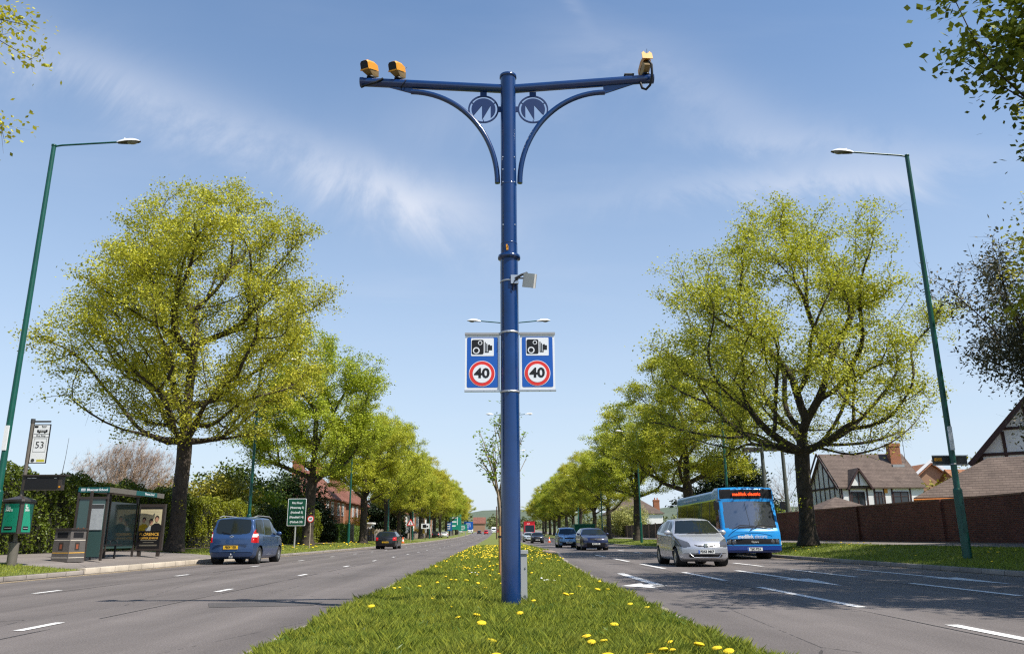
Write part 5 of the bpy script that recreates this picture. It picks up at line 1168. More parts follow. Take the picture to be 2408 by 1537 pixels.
def wheel(t, x, y, r, s, wd=.19, spokes=7, rim=None, hub=.62):
    e = bpy.data.objects.new('wheel', None); col.objects.link(e); e.parent = t; e.location = (x, y, r)
    e.rotation_euler = (0, R(90*s), 0)
    b = MB(); h = wd/2; b.lathe([(r*hub, -h), (r*.9, -h), (r*.985, -h*.7), (r, -h*.4), (r, h*.4), (r*.985, h*.7), (r*.9, h), (r*hub, h)], 28); b.build('tyre', M_RUB, e)
    b = MB(); b.lathe([(r*hub, h), (r*hub*.94, h+.004), (r*hub*.90, h-.03), (r*hub*.9, -h*.2), (0, -h*.2)], 24, 0)
    for k in range(spokes):
        a = 2*math.pi*k/spokes; c, s_ = math.cos(a), math.sin(a); q = .045+.02*(7/spokes)
        b.add([(r*.10*c-q*.6*-s_, r*.10*s_-q*.6*c, h-.01), (r*.10*c+q*.6*-s_, r*.10*s_+q*.6*c, h-.01), (r*hub*.93*c+q*-s_, r*hub*.93*s_+q*c, h-.005), (r*hub*.93*c-q*-s_, r*hub*.93*s_-q*c, h-.005)], [(0, 1, 2, 3)], 1)
    b.tube([(0, 0, h-.03), (0, 0, h)], r*.15, 10, 1); b.build('rim', [M_DGREY, rim or M_ALLOY], e); return e
def plate(t, y, z, front, txt, m, x=0, tilt=0, blue=False, w_=.52, hh=.115):
    s = 1 if front else -1; ux = (1, 0, 0) if front else (-1, 0, 0); b = MB(); b.prism(rrect(w_, hh, .012), (x, y, z), ux, (0, 0, 1), .012); p = b.build('number_plate', m, t)
    lettering(txt, hh*.92, M_BLACK, p, (x+(.02 if blue else 0), y-.0135*s, z), ux, sx=.92, bold=.004)
    if blue: b = MB(); b.prism([(-w_/2+.004, -hh/2+.004), (-w_/2+.05, -hh/2+.004), (-w_/2+.05, hh/2-.004), (-w_/2+.004, hh/2-.004)], (x, y-.0125, z), ux, (0, 0, 1), .0015); b.build('blue_band', M_SIGNB, p)
    return p
def mirrors(t, hw, y, z, m, sz=1.0):
    for s in (-1, 1):
        b = MB(); b.M = Matrix.Translation((s*(hw+.09), y, z)) @ Matrix.Diagonal((.115*sz, .065*sz, .085*sz, 1)); pr = [(math.sin(a), -math.cos(a)) for a in [i*math.pi/8 for i in range(9)]]
        b.lathe(pr, 14); b.M = Matrix.Identity(4); b.bar((s*(hw-.06), y+.02, z-.07), (s*(hw+.05), y, z-.04), .05, .04); b.build('wing_mirror', m, t)
def wipers(t, y0, z0, slope, wd, n=2):
    for k in range(n):
        x0 = -wd*.35+k*wd*.62; b = MB(); b.tube([(x0, y0, z0), (x0+wd*.22, y0+.05, z0+.05*slope), (x0+wd*.52, y0+.045, z0+.045*slope)], .009, 6); b.build('wiper', M_BLACK, t)
def car(label, cat, x, y, rz, c, L, W, H, nose, cow, ws, rr, tail, gc=.17, belt=(.92, 1.0), wb=(.78, 3.28), wr=.30, name='parked_car', glass=None, group=None, plate_txt='FN08 KLO', grille='slot', lower=None, nu=110, lamps=True, det=1, spokes=7, roofw=.76, pr=None, rear_plate=True, headz=None, bow=(.26, .16, 1.5), bpil=None, tlamp=None, rwin=None):
    """cow, ws, rr, tail = (y, z): foot and head of the windscreen, head and foot of the rear window"""
    z = gz(y) if abs(x) < 11.5 else (z_left(x) if x < 0 else z_right(x))+gz(y)
    t = thing(name, label, cat, (x, y, z), rz, group); hw = W/2; glass = glass or M_GLASSD
    sp = dict(L=L, W=W, top=[(0, .40), (.0, .58), (.05, nose-.10), (.16, nose), (cow[0]*.55, nose+(cow[1]-nose)*.66), cow, ws, (ws[0]+.35, H-.015), ((ws[0]+rr[0])/2, H), (rr[0]-.2, rr[1]+.035), rr, tail, (L-.01, tail[1]-.12), (L, .62), (L, .44)],
              bot=[(0, .398), (.05, .24), (.30, gc), (L-.35, gc+.02), (L-.05, .28), (L, .439)], plan=[(0, .86), (.12, .92), (.45, .975), (1.0, 1.0), (L-1.0, 1.0), (L-.35, .97), (L, .90)],
              belt=[(0, belt[0]-.2), (.5, belt[0]-.05), (cow[0], belt[0]), (L-.4, belt[1]), (L, belt[1])], roof=[(0, .92), (cow[0], .90), (ws[0], roofw-.01), ((ws[0]+rr[0])/2, roofw), (rr[0], roofw-.02), (L, .88)],
              arch=[(wb[0], wr+.015, wr+.055), (wb[1], wr+.015, wr+.055)], bow=bow)
    P = []
    bz = lambda yy: float(np.interp(yy, [cow[0], L-.4], belt))
    a0, a1 = cow[0]+.30, tail[0]-.28; t0, t1 = ws[0]+.12, rr[0]-.16; tz = H-.10
    p1 = bpil[0] if bpil else a0+(a1-a0)*.48; p2 = bpil[1] if bpil else a0+(a1-a0)*.80
    def win(q0, q1, first=False, last=False):
        b0, b1 = bz(q0)+.035, bz(q1)+.035
        if first: return [(a0, b0), (q1-.035, b1), (q1-.035, tz), (t0+.10, tz-.015), (t0, tz-.05)]
        if last: return [(q0+.035, b0), (a1, b1+.05), (t1, tz-.06), (t1-.12, tz-.02), (min(q0+.035, t1-.15), tz)]
        return [(q0+.035, b0), (q1-.035, b1), (q1-.035, tz), (q0+.035, tz)]
    P += [('windscreen', glass, 'front', [(-.01, cow[1]+.015), (.885, cow[1]+.03), (roofw-.085, ws[1]-.045), (-.01, ws[1]-.03)], False)]
    rz0, rz1 = tail[1]+.04, rr[1]-.04
    P += [('rear_window', glass, 'rear', rwin or [(-.01, rz0), (.80, rz0+.02), (roofw-.10, rz1-.02), (-.01, rz1)], False)]
    P += [('side_window', M_GLASSS, 'side', win(a0, p1, True), True), ('side_window', M_GLASSS, 'side', win(p1, p2), True), ('side_window', M_GLASSS, 'side', win(p2, a1, last=True), True)]
    hz = headz or (nose-.20, nose-.02)
    if lamps:
        P += [('headlight', M_HEAD, 'frontwrap', [(.55, hz[0]+.02), (.80, hz[0]), (1.02, hz[0]+.06), (1.02, hz[1]+.07), (.86, hz[1]+.05), (.60, hz[1]-.05)], True)]
        if tlamp: P += [('reversing_lamp', M_PLATEW, 'rearwrap', [(.84, tlamp[0]+.20), (.955, tlamp[0]+.20), (.955, tlamp[0]+.32), (.84, tlamp[0]+.32)], True), ('tail_lamp', M_TAIL, 'rearwrap', [(.80, tlamp[0]), (1.03, tlamp[0]-.02), (1.03, tlamp[1]), (.90, tlamp[1]+.03), (.83, tlamp[1]-.2)], True)]
        else: P += [('tail_lamp', M_TAIL, 'rearwrap', [(.66, tail[1]-.28), (1.02, tail[1]-.30), (1.02, tail[1]-.02), (.70, tail[1]-.06)], True)]
    if grille == 'slot': P += [('grille', M_BLACK, 'front', [(-.01, hz[0]+.005), (.34, hz[0]+.03), (.44, hz[0]+.10), (.30, hz[0]+.07), (-.01, hz[0]+.05)], False), ('air_intake', M_BLACK, 'front', [(-.01, .27), (.60, .27), (.64, .36), (.56, .385), (-.01, .385)], False)]
    elif grille == 'wide': P += [('grille', M_BLACK, 'front', [(-.01, hz[0]+.02), (.40, hz[0]+.02), (.46, hz[0]+.14), (-.01, hz[0]+.14)], False), ('air_intake', M_BLACK, 'front', [(-.01, .24), (.62, .24), (.70, .48), (-.01, .48)], False), ('fog_lamp', M_HEAD, 'front', [(.70, .42), (.90, .42), (.90, .52), (.70, .52)], True)]
    if lower: P += [('lower_trim', lower, 'side', [(.1, .1), (L-.1, .1), (L-.1, .30), (.1, .30)], True), ('lower_trim', lower, 'front', [(-.01, .1), (1.1, .1), (1.1, .24), (-.01, .24)], False), ('lower_trim', lower, 'rear', [(-.01, .1), (1.1, .1), (1.1, .34), (-.01, .34)], False)]
    shell(t, sp, c, P, nu, (14 if nu > 200 else 8) if det else 4, nu/50)
    for wy in wb:
        for s in (-1, 1):
            wheel(t, s*(hw-.115), wy-L/2, wr, s, .19, spokes)
            if det: b = MB(); b.M = Matrix.Translation((s*(hw-.20), wy-L/2, wr+.02)) @ Matrix.Rotation(R(90), 4, 'Y'); b.lathe([(wr+.06, -.14), (wr+.06, .10)], 20); b.lathe([(0, -.14*s), (wr+.06, -.14*s)], 20); b.build('wheel_arch', M_RUB, t)
    b = MB(); b.box(-hw*.8, hw*.8, .5-L/2, L-.5-L/2, gc+.02, gc+.10); b.build('underbody', M_RUB, t)
    if det:
        mirrors(t, hw*.98, cow[0]+.42-L/2, bz(cow[0])+.10, pr or c); wipers(t, cow[0]+.02-L/2, cow[1]+.03, (ws[1]-cow[1])/(ws[0]-cow[0]), W*.62)
        plate(t, -L/2-.006, .46 if grille != 'wide' else .43, True, plate_txt, M_PLATEW, blue=(grille == 'slot'))
        if rear_plate: plate(t, L/2+.006, .62, False, plate_txt, M_PLATEY)
        for s in (-1, 1):
            for yh in (p1+.22, p2+.12): b = MB(); b.box(s*(hw*1.0)-.012, s*(hw*1.0)+.012, yh-L/2, yh+.15-L/2, belt[0]-.14, belt[0]-.115); b.build('door_handle', c, t)
            b = MB()
            for ys_ in (a0-.02, p1, p2+.16):
                b.add([(s*(hw*1.0+.001), ys_-.006-L/2, .32), (s*(hw*1.0+.001), ys_+.006-L/2, .32), (s*(hw*.985+.002), ys_+.006-L/2, belt[0]-.03), (s*(hw*.985+.002), ys_-.006-L/2, belt[0]-.03)], [(0, 1, 2, 3)])
            b.build('door_gap', M_BLACK, t)
    return t
SIL = paint('silver_paint', (.50, .51, .54), .55); SIL2 = paint('pale_silver_paint', (.55, .60, .60), .4); NAVY = paint('navy_paint', (.010, .016, .060)); MBL = paint('mid_blue_paint', (.028, .068, .17), .35)
LBL = paint('light_blue_paint', (.13, .27, .47), .35); BLK = paint('black_paint', (.012, .012, .016)); REDP = paint('red_paint', (.50, .012, .012), .1); WHP = paint('white_paint', (.72, .72, .70), 0); BUSB = paint('bus_blue', (.010, .25, .62), .05); BUSD = paint('bus_dark_blue', (.012, .045, .24), .05)
# silver hatchback coming towards the camera
jz = car('silver hatchback driving towards the camera, number plate FD53 MKF', 'car', 6.42, 27.1, R(1.0), SIL, 3.84, 1.68, 1.525, .765, (.82, .985), (1.62, 1.47), (3.30, 1.42), (3.74, 1.0), gc=.16, belt=(.94, 1.03), wb=(.74, 3.19), wr=.285, name='silver_car', plate_txt='FD53 MKF', grille='slot', headz=(.585, .80), roofw=.74, nu=260, bpil=(1.95, 2.85))
b = MB(); hL = 1.92
for s in (-1, 1): b.bar((s*.035, -hL+.0, .60), (s*.05, -hL+.02, .69), .014, .014)
b.bar((-.04, -hL+.0, .645), (.04, -hL+.0, .645), .012, .012); b.prism(rrect(.13, .11, .03, (0, .645)), (0, -hL+.03, 0), *XZ, .006); b.build('badge', M_CHROME, jz)
b = MB(); b.tube([(-.50, -hL+.06, .40), (-.38, -hL+.01, .285), (.38, -hL+.01, .285), (.50, -hL+.06, .40)], .014, 8); b.build('bumper_trim', M_CHROME, jz)
# blue people carrier driving away
bg_ = car('blue tall people carrier driving away past the bus shelter', 'car', -10.17, 33.0, R(180), MBL, 4.38, 1.81, 1.78, .92, (.98, 1.10), (1.72, 1.66), (4.10, 1.70), (4.30, 1.08), gc=.18, belt=(1.04, 1.08), wb=(.88, 3.61), wr=.315, name='people_carrier', plate_txt='FE09 YSR', grille='wide', headz=(.72, .94), roofw=.80, nu=260, rear_plate=False, spokes=9, bpil=(1.95, 3.05), bow=(.26, .10, 1.0), tlamp=(.80, 1.30), rwin=[(-.01, 1.10), (.58, 1.11), (.70, 1.17), (.735, 1.28), (.70, 1.55), (.64, 1.65), (-.01, 1.68)])
hL = 2.19
plate(bg_, hL+.004, .63, False, 'FE09 YSR', M_PLATEY, w_=.55, hh=.13)
b = MB(); b.box(-.62, .62, hL-.02, hL+.012, .735, .76); b.build('tailgate_handle', MBL, bg_)
b = MB()
for s in (-1, 1): b.tube([(s*.66, -.60, 1.73), (s*.67, -.3, 1.80), (s*.67, 1.3, 1.805), (s*.66, 1.75, 1.74)], .018, 8); 
b.build('roof_rail', M_GALV, bg_)
b = MB()
for k in (0, 1):
    for s in (-1, 1): b.bar((s*.085, hL-.04, .955+k*.06), (0, hL-.03, 1.00+k*.06), .02, .016)
b.build('badge', M_CHROME, bg_)
b = MB(); b.tube([(-.05, hL-.2, .30), (-.05, hL+.05, .30), (-.05, hL+.09, .36)], .022, 8); b.lathe([(0, .34), (.028, .36), (.03, .385), (.015, .41), (0, .415)], 10, c=(-.05, hL+.09, 0)); b.box(-.11, .03, hL, hL+.03, .24, .32); b.build('tow_ball', M_STEEL, bg_)
b = MB(); b.box(-.16, .16, hL-.36, hL-.345, 1.675, 1.70); b.build('brake_lamp', M_TAIL, bg_); b = MB(); b.tube([(.05, hL-.06, 1.12), (.4, hL-.11, 1.20)], .012, 6); b.build('rear_wiper', M_BLACK, bg_)
# black hatchback driving away further on
lo = car('black hatchback driving away on the left carriageway', 'car', -9.35, 68.5, R(180), BLK, 4.30, 1.77, 1.46, .84, (1.02, .98), (1.85, 1.38), (3.65, 1.38), (4.12, .98), belt=(.95, 1.05), wb=(.82, 3.40), wr=.31, name='black_hatchback', plate_txt='FL57 ZWE', grille='wide', rear_plate=False, det=1)
plate(lo, 2.155, .56, False, 'FL57 ZWE', M_PLATEY)
# navy estate coming, with a blue people carrier behind
mo = car('dark navy estate car approaching on the right carriageway', 'car', 6.45, 56.5, R(1), NAVY, 4.80, 1.87, 1.50, .84, (1.20, 1.0), (2.05, 1.42), (4.30, 1.42), (4.72, 1.02), belt=(.97, 1.03), wb=(.95, 3.80), wr=.325, name='navy_estate', plate_txt='BD12 RYL', grille='wide', headz=(.66, .84))
b = MB(); b.prism([(.10*math.cos(a), .74+.042*math.sin(a)) for a in [k*math.pi/9 for k in range(18)]], (0, -2.40, 0), *XZ, .02); b.build('badge', M_CHROME, mo)
car('light blue people carrier just behind the navy estate', 'car', 5.75, 69, R(1), LBL, 4.32, 1.74, 1.66, .88, (.95, 1.06), (1.70, 1.56), (3.95, 1.56), (4.22, 1.02), belt=(1.0, 1.05), wb=(.85, 3.54), wr=.31, name='blue_people_carrier', plate_txt='FG04 TRX', grille='wide', nu=90)
car('pale silver estate car before the green skip on the right', 'car', 8.1, 101, R(0), SIL2, 4.57, 1.77, 1.49, .84, (1.15, .98), (1.98, 1.40), (4.05, 1.40), (4.45, 1.0), wb=(.9, 3.48), wr=.31, name='silver_estate', plate_txt='FY05 OCT', grille='wide', nu=80, det=1)
car('small black car with round white headlights, far right carriageway', 'car', 5.0, 107, R(0), BLK, 3.70, 1.68, 1.41, .86, (.95, 1.0), (1.42, 1.34), (3.15, 1.34), (3.50, .98), wb=(.62, 3.09), wr=.30, name='small_black_car', plate_txt='FJ10 MNE', grille='wide', nu=80, det=1, headz=(.70, .88))
car('pale silver hatchback far off, left of the small black car', 'car', 4.5, 124, R(0), SIL2, 4.1, 1.75, 1.45, .82, (1.0, .98), (1.7, 1.37), (3.4, 1.37), (3.9, .98), wb=(.8, 3.3), wr=.31, name='silver_hatchback', plate_txt='FP06 AST', grille='wide', nu=70, det=1)
# parked and far cars
i = 0
for x, y, rz, c, lb in ((-18.6, 118, R(80), LBL, 'blue car parked in a drive before the brick house'), (-19.5, 160, R(95), BLK, 'dark car parked before the white houses, behind the left trees'), (-19.5, 185, R(85), BLK, 'dark car parked by the second white house'),
                        (-13.3, 196, R(180), WHP, 'white car parked on the far left verge'), (-5.2, 318, R(180), REDP, 'small bright red car far along the left carriageway'), (-8.2, 330, R(180), BLK, 'dark car far along the left carriageway'),
                        (-15.9, 330, R(180), WHP, 'white car parked beyond the far blue sign'), (3.2, 365, R(90), SIL2, 'silver car crossing at the far end of the road'), (-.6, 372, R(90), REDP, 'red car crossing at the far end of the road'),
                        (10.6, 128, R(180), paint('brown_paint', (.10, .06, .04)), 'brown car parked behind the cones on the right'), (-14.6, 186, R(180), BLK, 'dark car parked in front of the white car on the far left verge')):
    car(lb, 'car', x, y, rz, c, 4.1, 1.75, 1.47 if c != REDP else 1.75, .84, (1.0, .98), (1.7, 1.38 if c != REDP else 1.6), (3.4, 1.38 if c != REDP else 1.6), (3.9, .98), wb=(.8, 3.3), wr=.31, name='far_car', nu=50, det=0, grille='wide')
def box_van(label, x, y, rz, L, W, H, cab_m, box_m, name='van', txt=None):
    t = thing(name, label, 'van', (x, y, gz(y)), rz)
    b = MB(); b.box(-W/2, W/2, -L/2+1.9, L/2, .7, H); b.build('load_box', box_m, t)
    b = MB(); b.prism([(-L/2, .45), (-L/2, 1.25), (-L/2+.35, 1.45), (-L/2+.95, H*.80), (-L/2+1.88, H*.84), (-L/2+1.88, .45)], (-W/2*.94, 0, 0), (0, 1, 0), (0, 0, 1), W*.94); b.build('cab', cab_m, t)
    b = MB(); y0, y1 = -L/2+.35, -L/2+.95; b.add([(-W*.42, y0-.02, 1.5), (W*.42, y0-.02, 1.5), (W*.40, y1-.05, H*.78), (-W*.40, y1-.05, H*.78)], [(0, 1, 2, 3)]); b.build('windscreen', M_GLASSD, t)
    for s in (-1, 1):
        b = MB(); b.box(s*W*.33-.16, s*W*.33+.16, -L/2-.02, -L/2+.02, .85, 1.05); b.build('headlight', M_HEAD, t)
        for yy in (-L/2+.9, L/2-1.2): wheel(t, s*(W/2-.16), yy, .42, s, .24, 6)
    b = MB(); b.box(-.27, .27, -L/2-.02, -L/2+.01, .55, .67); b.build('number_plate', M_PLATEW, t); b = MB(); b.box(-W*.4, W*.4, -L/2-.01, -L/2+.02, 1.08, 1.22); b.build('grille', M_BLACK, t)
    if txt: lettering(txt, .55, M_WHITE, t, (-W*.1, -L/2+1.895, H-.45), sx=.9)
    return t
box_van('red box lorry just right of the blue pole, far off', 6.6, 178, R(0), 7.5, 2.4, 3.75, paint('lorry_red', (.45, .012, .015), 0), mat('lorry_box_red', (.42, .012, .02), .5), 'lorry', 'sun')
box_van('white van far at the end of the left carriageway', -2.4, 352, R(0), 5.5, 2.0, 2.7, WHP, M_REND, 'van'); box_van('long white van crossing far at the road end', 3.0, 378, R(80), 6.5, 2.1, 2.7, WHP, M_REND, 'van')
box_van('white van parked at the far left beyond the green signs', -12.6, 352, R(0), 5.5, 2.0, 2.6, WHP, M_REND, 'van')
# ---- blue single deck bus
BL, BW, BH = 9.0, 2.44, 2.86
bt = thing('bus', 'blue single deck bus showing medilink electric on its front', 'bus', (10.30, 32.35+BL/2, .0), R(-.6))
sp = dict(L=BL, W=BW, top=[(0, .36), (0, .70), (.03, .92), (.09, 1.12), (.17, 1.20), (.60, 2.30), (.60, 2.36), (.62, 2.80), (.74, 2.875), (1.3, 2.90), (1.75, 2.80), (5, 2.79), (BL-.5, 2.78), (BL-.12, 2.68), (BL, 2.2), (BL, .5)],
          bot=[(0, .34), (.06, .27), (.5, .24), (BL-.6, .26), (BL, .45)], plan=[(0, .93), (.15, .965), (.5, .985), (1.1, 1), (BL-.4, 1), (BL, .93)], belt=[(0, 1.0), (.6, 1.12), (BL, 1.14)], roof=[(0, .95), (.3, .945), (.7, .93), (BL, .94)], arch=[(1.85, .46, .54), (7.0, .46, .54)], box=True, bow=(.20, .06, 1.3))
SW = [(1.12, 2.06), (2.14, 3.5), (3.58, 4.95), (5.03, 6.4), (6.48, 7.85), (7.93, 8.7)]
wt = 2.33
M_BWIN = mat('bus_window', (.02, .022, .02), .05, spec=.8)
parts = [('windscreen', mat('bus_windscreen', (.045, .05, .06), .03, spec=1.0, coat=1.0, ior=1.9), 'front', [(-.01, 1.20), (.86, 1.21), (.83, 2.0), (.815, 2.275), (-.01, 2.285)], False),
         ('destination_box', M_BLACK, 'front', [(-.01, 2.40), (.90, 2.40), (.90, 2.785), (-.01, 2.785)], False),
         ('grille', M_BLACK, 'front', [(-.01, .56), (.875, .56), (.875, .79), (-.01, .79)], False),
         ('bumper', BUSD, 'frontwrap', [(-.01, .2), (1.1, .2), (1.1, .53), (-.01, .53)], False),
         ('skirt', BUSD, 'side', [(.7, .2), (BL, .2), (BL, .50), (.7, .50)], True),
         ('quarter_window', M_BWIN, 'side', [(.52, 1.20), (1.05, 1.20), (1.05, 2.26), (.82, 2.26)], True)]
for a, c in SW: parts.append(('side_window', M_BWIN, 'side', [(a, 1.26), (c, 1.26), (c, wt), (a, wt)], True))
parts += [('window_band', M_BLACK, 'side', [(1.06, 1.22), (8.75, 1.22), (8.75, wt+.02), (1.06, wt+.02)], True), ('pinstripe', mat('lime_stripe', (.50, .62, .05), .4), 'side', [(1.06, wt+.02), (8.75, wt+.02), (8.75, wt+.08), (1.06, wt+.08)], True), ('roof_band', mat('bus_pale_blue', (.025, .20, .36), .35), 'side', [(1.8, wt+.09), (8.75, wt+.09), (8.75, 2.68), (1.8, 2.68)], True)]
shell(bt, sp, BUSB, parts, 300, 14, 1)
yf = -BL/2
lettering('medilink electric', .185, M_LED, bt, (.0, yf+.585, 2.585), sx=.95, bold=.004); lettering('medilink', .20, M_WHITE, bt, (-.02, yf+.010, .885), align='RIGHT', sx=.92, bold=.006); lettering('electric', .20, M_WHITE, bt, (.03, yf+.010, .885), align='LEFT', sx=.86)
lettering('Optare', .11, M_PLATEW, bt, (0.03, yf-.012, .68), sx=.9); plate(bt, yf-.02, .40, True, 'YJ62 FZA', M_PLATEW, blue=True, w_=.60, hh=.13)
for s in (-1, 1):
    for xx in (.965, .765):
        b = MB(); b.M = Matrix.Translation((s*xx, yf+(.13 if xx > .9 else .085), .675)) @ Matrix.Rotation(R(90), 4, 'X'); b.lathe([(.092, -.05), (.095, .0), (.082, .012)], 20, 0); h = b.build('headlight', M_CHROME, bt)
        b = MB(); b.M = Matrix.Translation((s*xx, yf+(.13 if xx > .9 else .085), .675)) @ Matrix.Rotation(R(90), 4, 'X'); b.lathe([(.084, .008), (.055, .022), (0, .028)], 20, 0); b.build('lamp_glass', M_HEAD, h)
    b = MB(); b.M = Matrix.Translation((s*.98, yf+.165, .41)) @ Matrix.Rotation(R(90), 4, 'X'); b.lathe([(.055, -.05), (.05, .02), (0, .025)], 14); b.build('indicator', M_AMBER, bt)
    b = MB(); b.box(s*1.10-.06, s*1.10+.05, yf+.17, yf+.26, .56, .68); b.build('marker_lamp', M_WHITE, bt)
    b = MB(); b.tube([(s*1.10, yf+.55, 2.34), (s*1.30, yf+.30, 2.36), (s*1.36, yf+.28, 2.24)], .02, 8); b.box(s*1.36-.10, s*1.36+.10, yf+.22, yf+.30, 1.96, 2.26); b.build('wing_mirror', M_BLACK, bt)
    for wy in (1.85, 7.0): wheel(bt, s*(BW/2-.17), wy-BL/2, .44, s, .26, 8)
    b = MB()
    for wy in (1.85, 7.0): b.M = Matrix.Translation((s*(BW/2-.3), wy-BL/2, .46)) @ Matrix.Rotation(R(90), 4, 'Y'); b.lathe([(.55, -.2), (.55, .2)], 20); b.lathe([(0, -.2*s), (.55, -.2*s)], 20)
    b.build('wheel_arch', M_RUB, bt)
    x0 = -.85 if s < 0 else -.1
    b = MB(); b.tube([(x0, yf+.07, 1.15), (x0+.35, yf+.14, 1.33), (x0+.95, yf+.14, 1.30)], .018, 6); b.build('wiper', M_BLACK, bt)
b = MB(); b.box(-1.05, 1.05, yf+.5, -yf-.4, .26, .34); b.build('underbody', M_RUB, bt)
b = MB(); b.box(-.86, .86, yf+.035, yf+.05, 1.06, 1.068); b.build('panel_gap', M_BLACK, bt)
lettering('nottingham city hospital   queens medical centre', .14, M_WHITE, bt, (-BW/2*.985-.006, yf+5.6, 2.53), (0, -1, 0), sx=1.0)
# green skip beyond the people carrier
t = thing('skip', 'dark green metal skip standing beyond the light blue car', 'skip', (9.9, 95, gz(95)+.02)); b = MB(); b.add([(-1, -1.3, 0), (1, -1.3, 0), (1, 1.3, 0), (-1, 1.3, 0), (-1.2, -1.9, 2.2), (1.2, -1.9, 2.2), (1.2, 1.9, 2.2), (-1.2, 1.9, 2.2)], [(3, 2, 1, 0), (4, 5, 6, 7), (0, 1, 5, 4), (1, 2, 6, 5), (2, 3, 7, 6), (3, 0, 4, 7)]); b.build('body', mat('skip_green', (.006, .13, .07), .5), t)
b = MB(); b.box(-1.25, 1.25, -1.95, -1.87, 2.1, 2.24); b.box(-1.0, -.92, -1.75, -1.4, .3, 2.1); b.box(.92, 1.0, -1.75, -1.4, .3, 2.1); b.build('rim', mat('skip_green', (.006, .13, .07), .5), t)
# ---------------------------------------------------------------- walls, fences, houses
def brick_wall():
    t = thing('brick_wall', 'long dark red brick boundary wall behind the right verge', 'wall', (19.6, 0, .4))
    segs = [(14, 29.2, 1.98), (29.2, 35.2, 1.96), (35.2, 43.6, 1.97), (43.6, 52.1, 1.97), (52.1, 60, 1.95)]
    for a, c, h in segs:
        b = MB(); b.box(0, .24, a+.19, c-.19, 0, h); b.build('panel', M_BRICKW, t)
        b = MB(); b.box(-.03, .27, a+.19, c-.19, h, h+.065); b.build('coping', mat('coping_brick', (.24, .13, .085), .9, var=.4, vscale=3), t)
    for a, c, h in segs: b = MB(); b.box(-.12, .30, c-.19, c+.19, 0, h+.05); b.build('pier', M_BRICKW, t)
brick_wall()
t = thing('wooden_fence', 'dark brown wooden fence with tall panels behind the right verge', 'fence', (19.6, 60.2, .4))
for k in range(26):
    y = k*4.5; z = gz(60+y)
    b = MB()
    for q in range(12): b.box(.0, .02+.008*(q % 2), y+.15+q*.35, y+.15+(q+1)*.35-.01, z, z+1.92)
    b.build('panel', M_FENCE, t); b = MB(); b.box(-.06, .10, y-.0, y+.13, z-.1, z+2.02); b.build('post', M_FENCE, t)
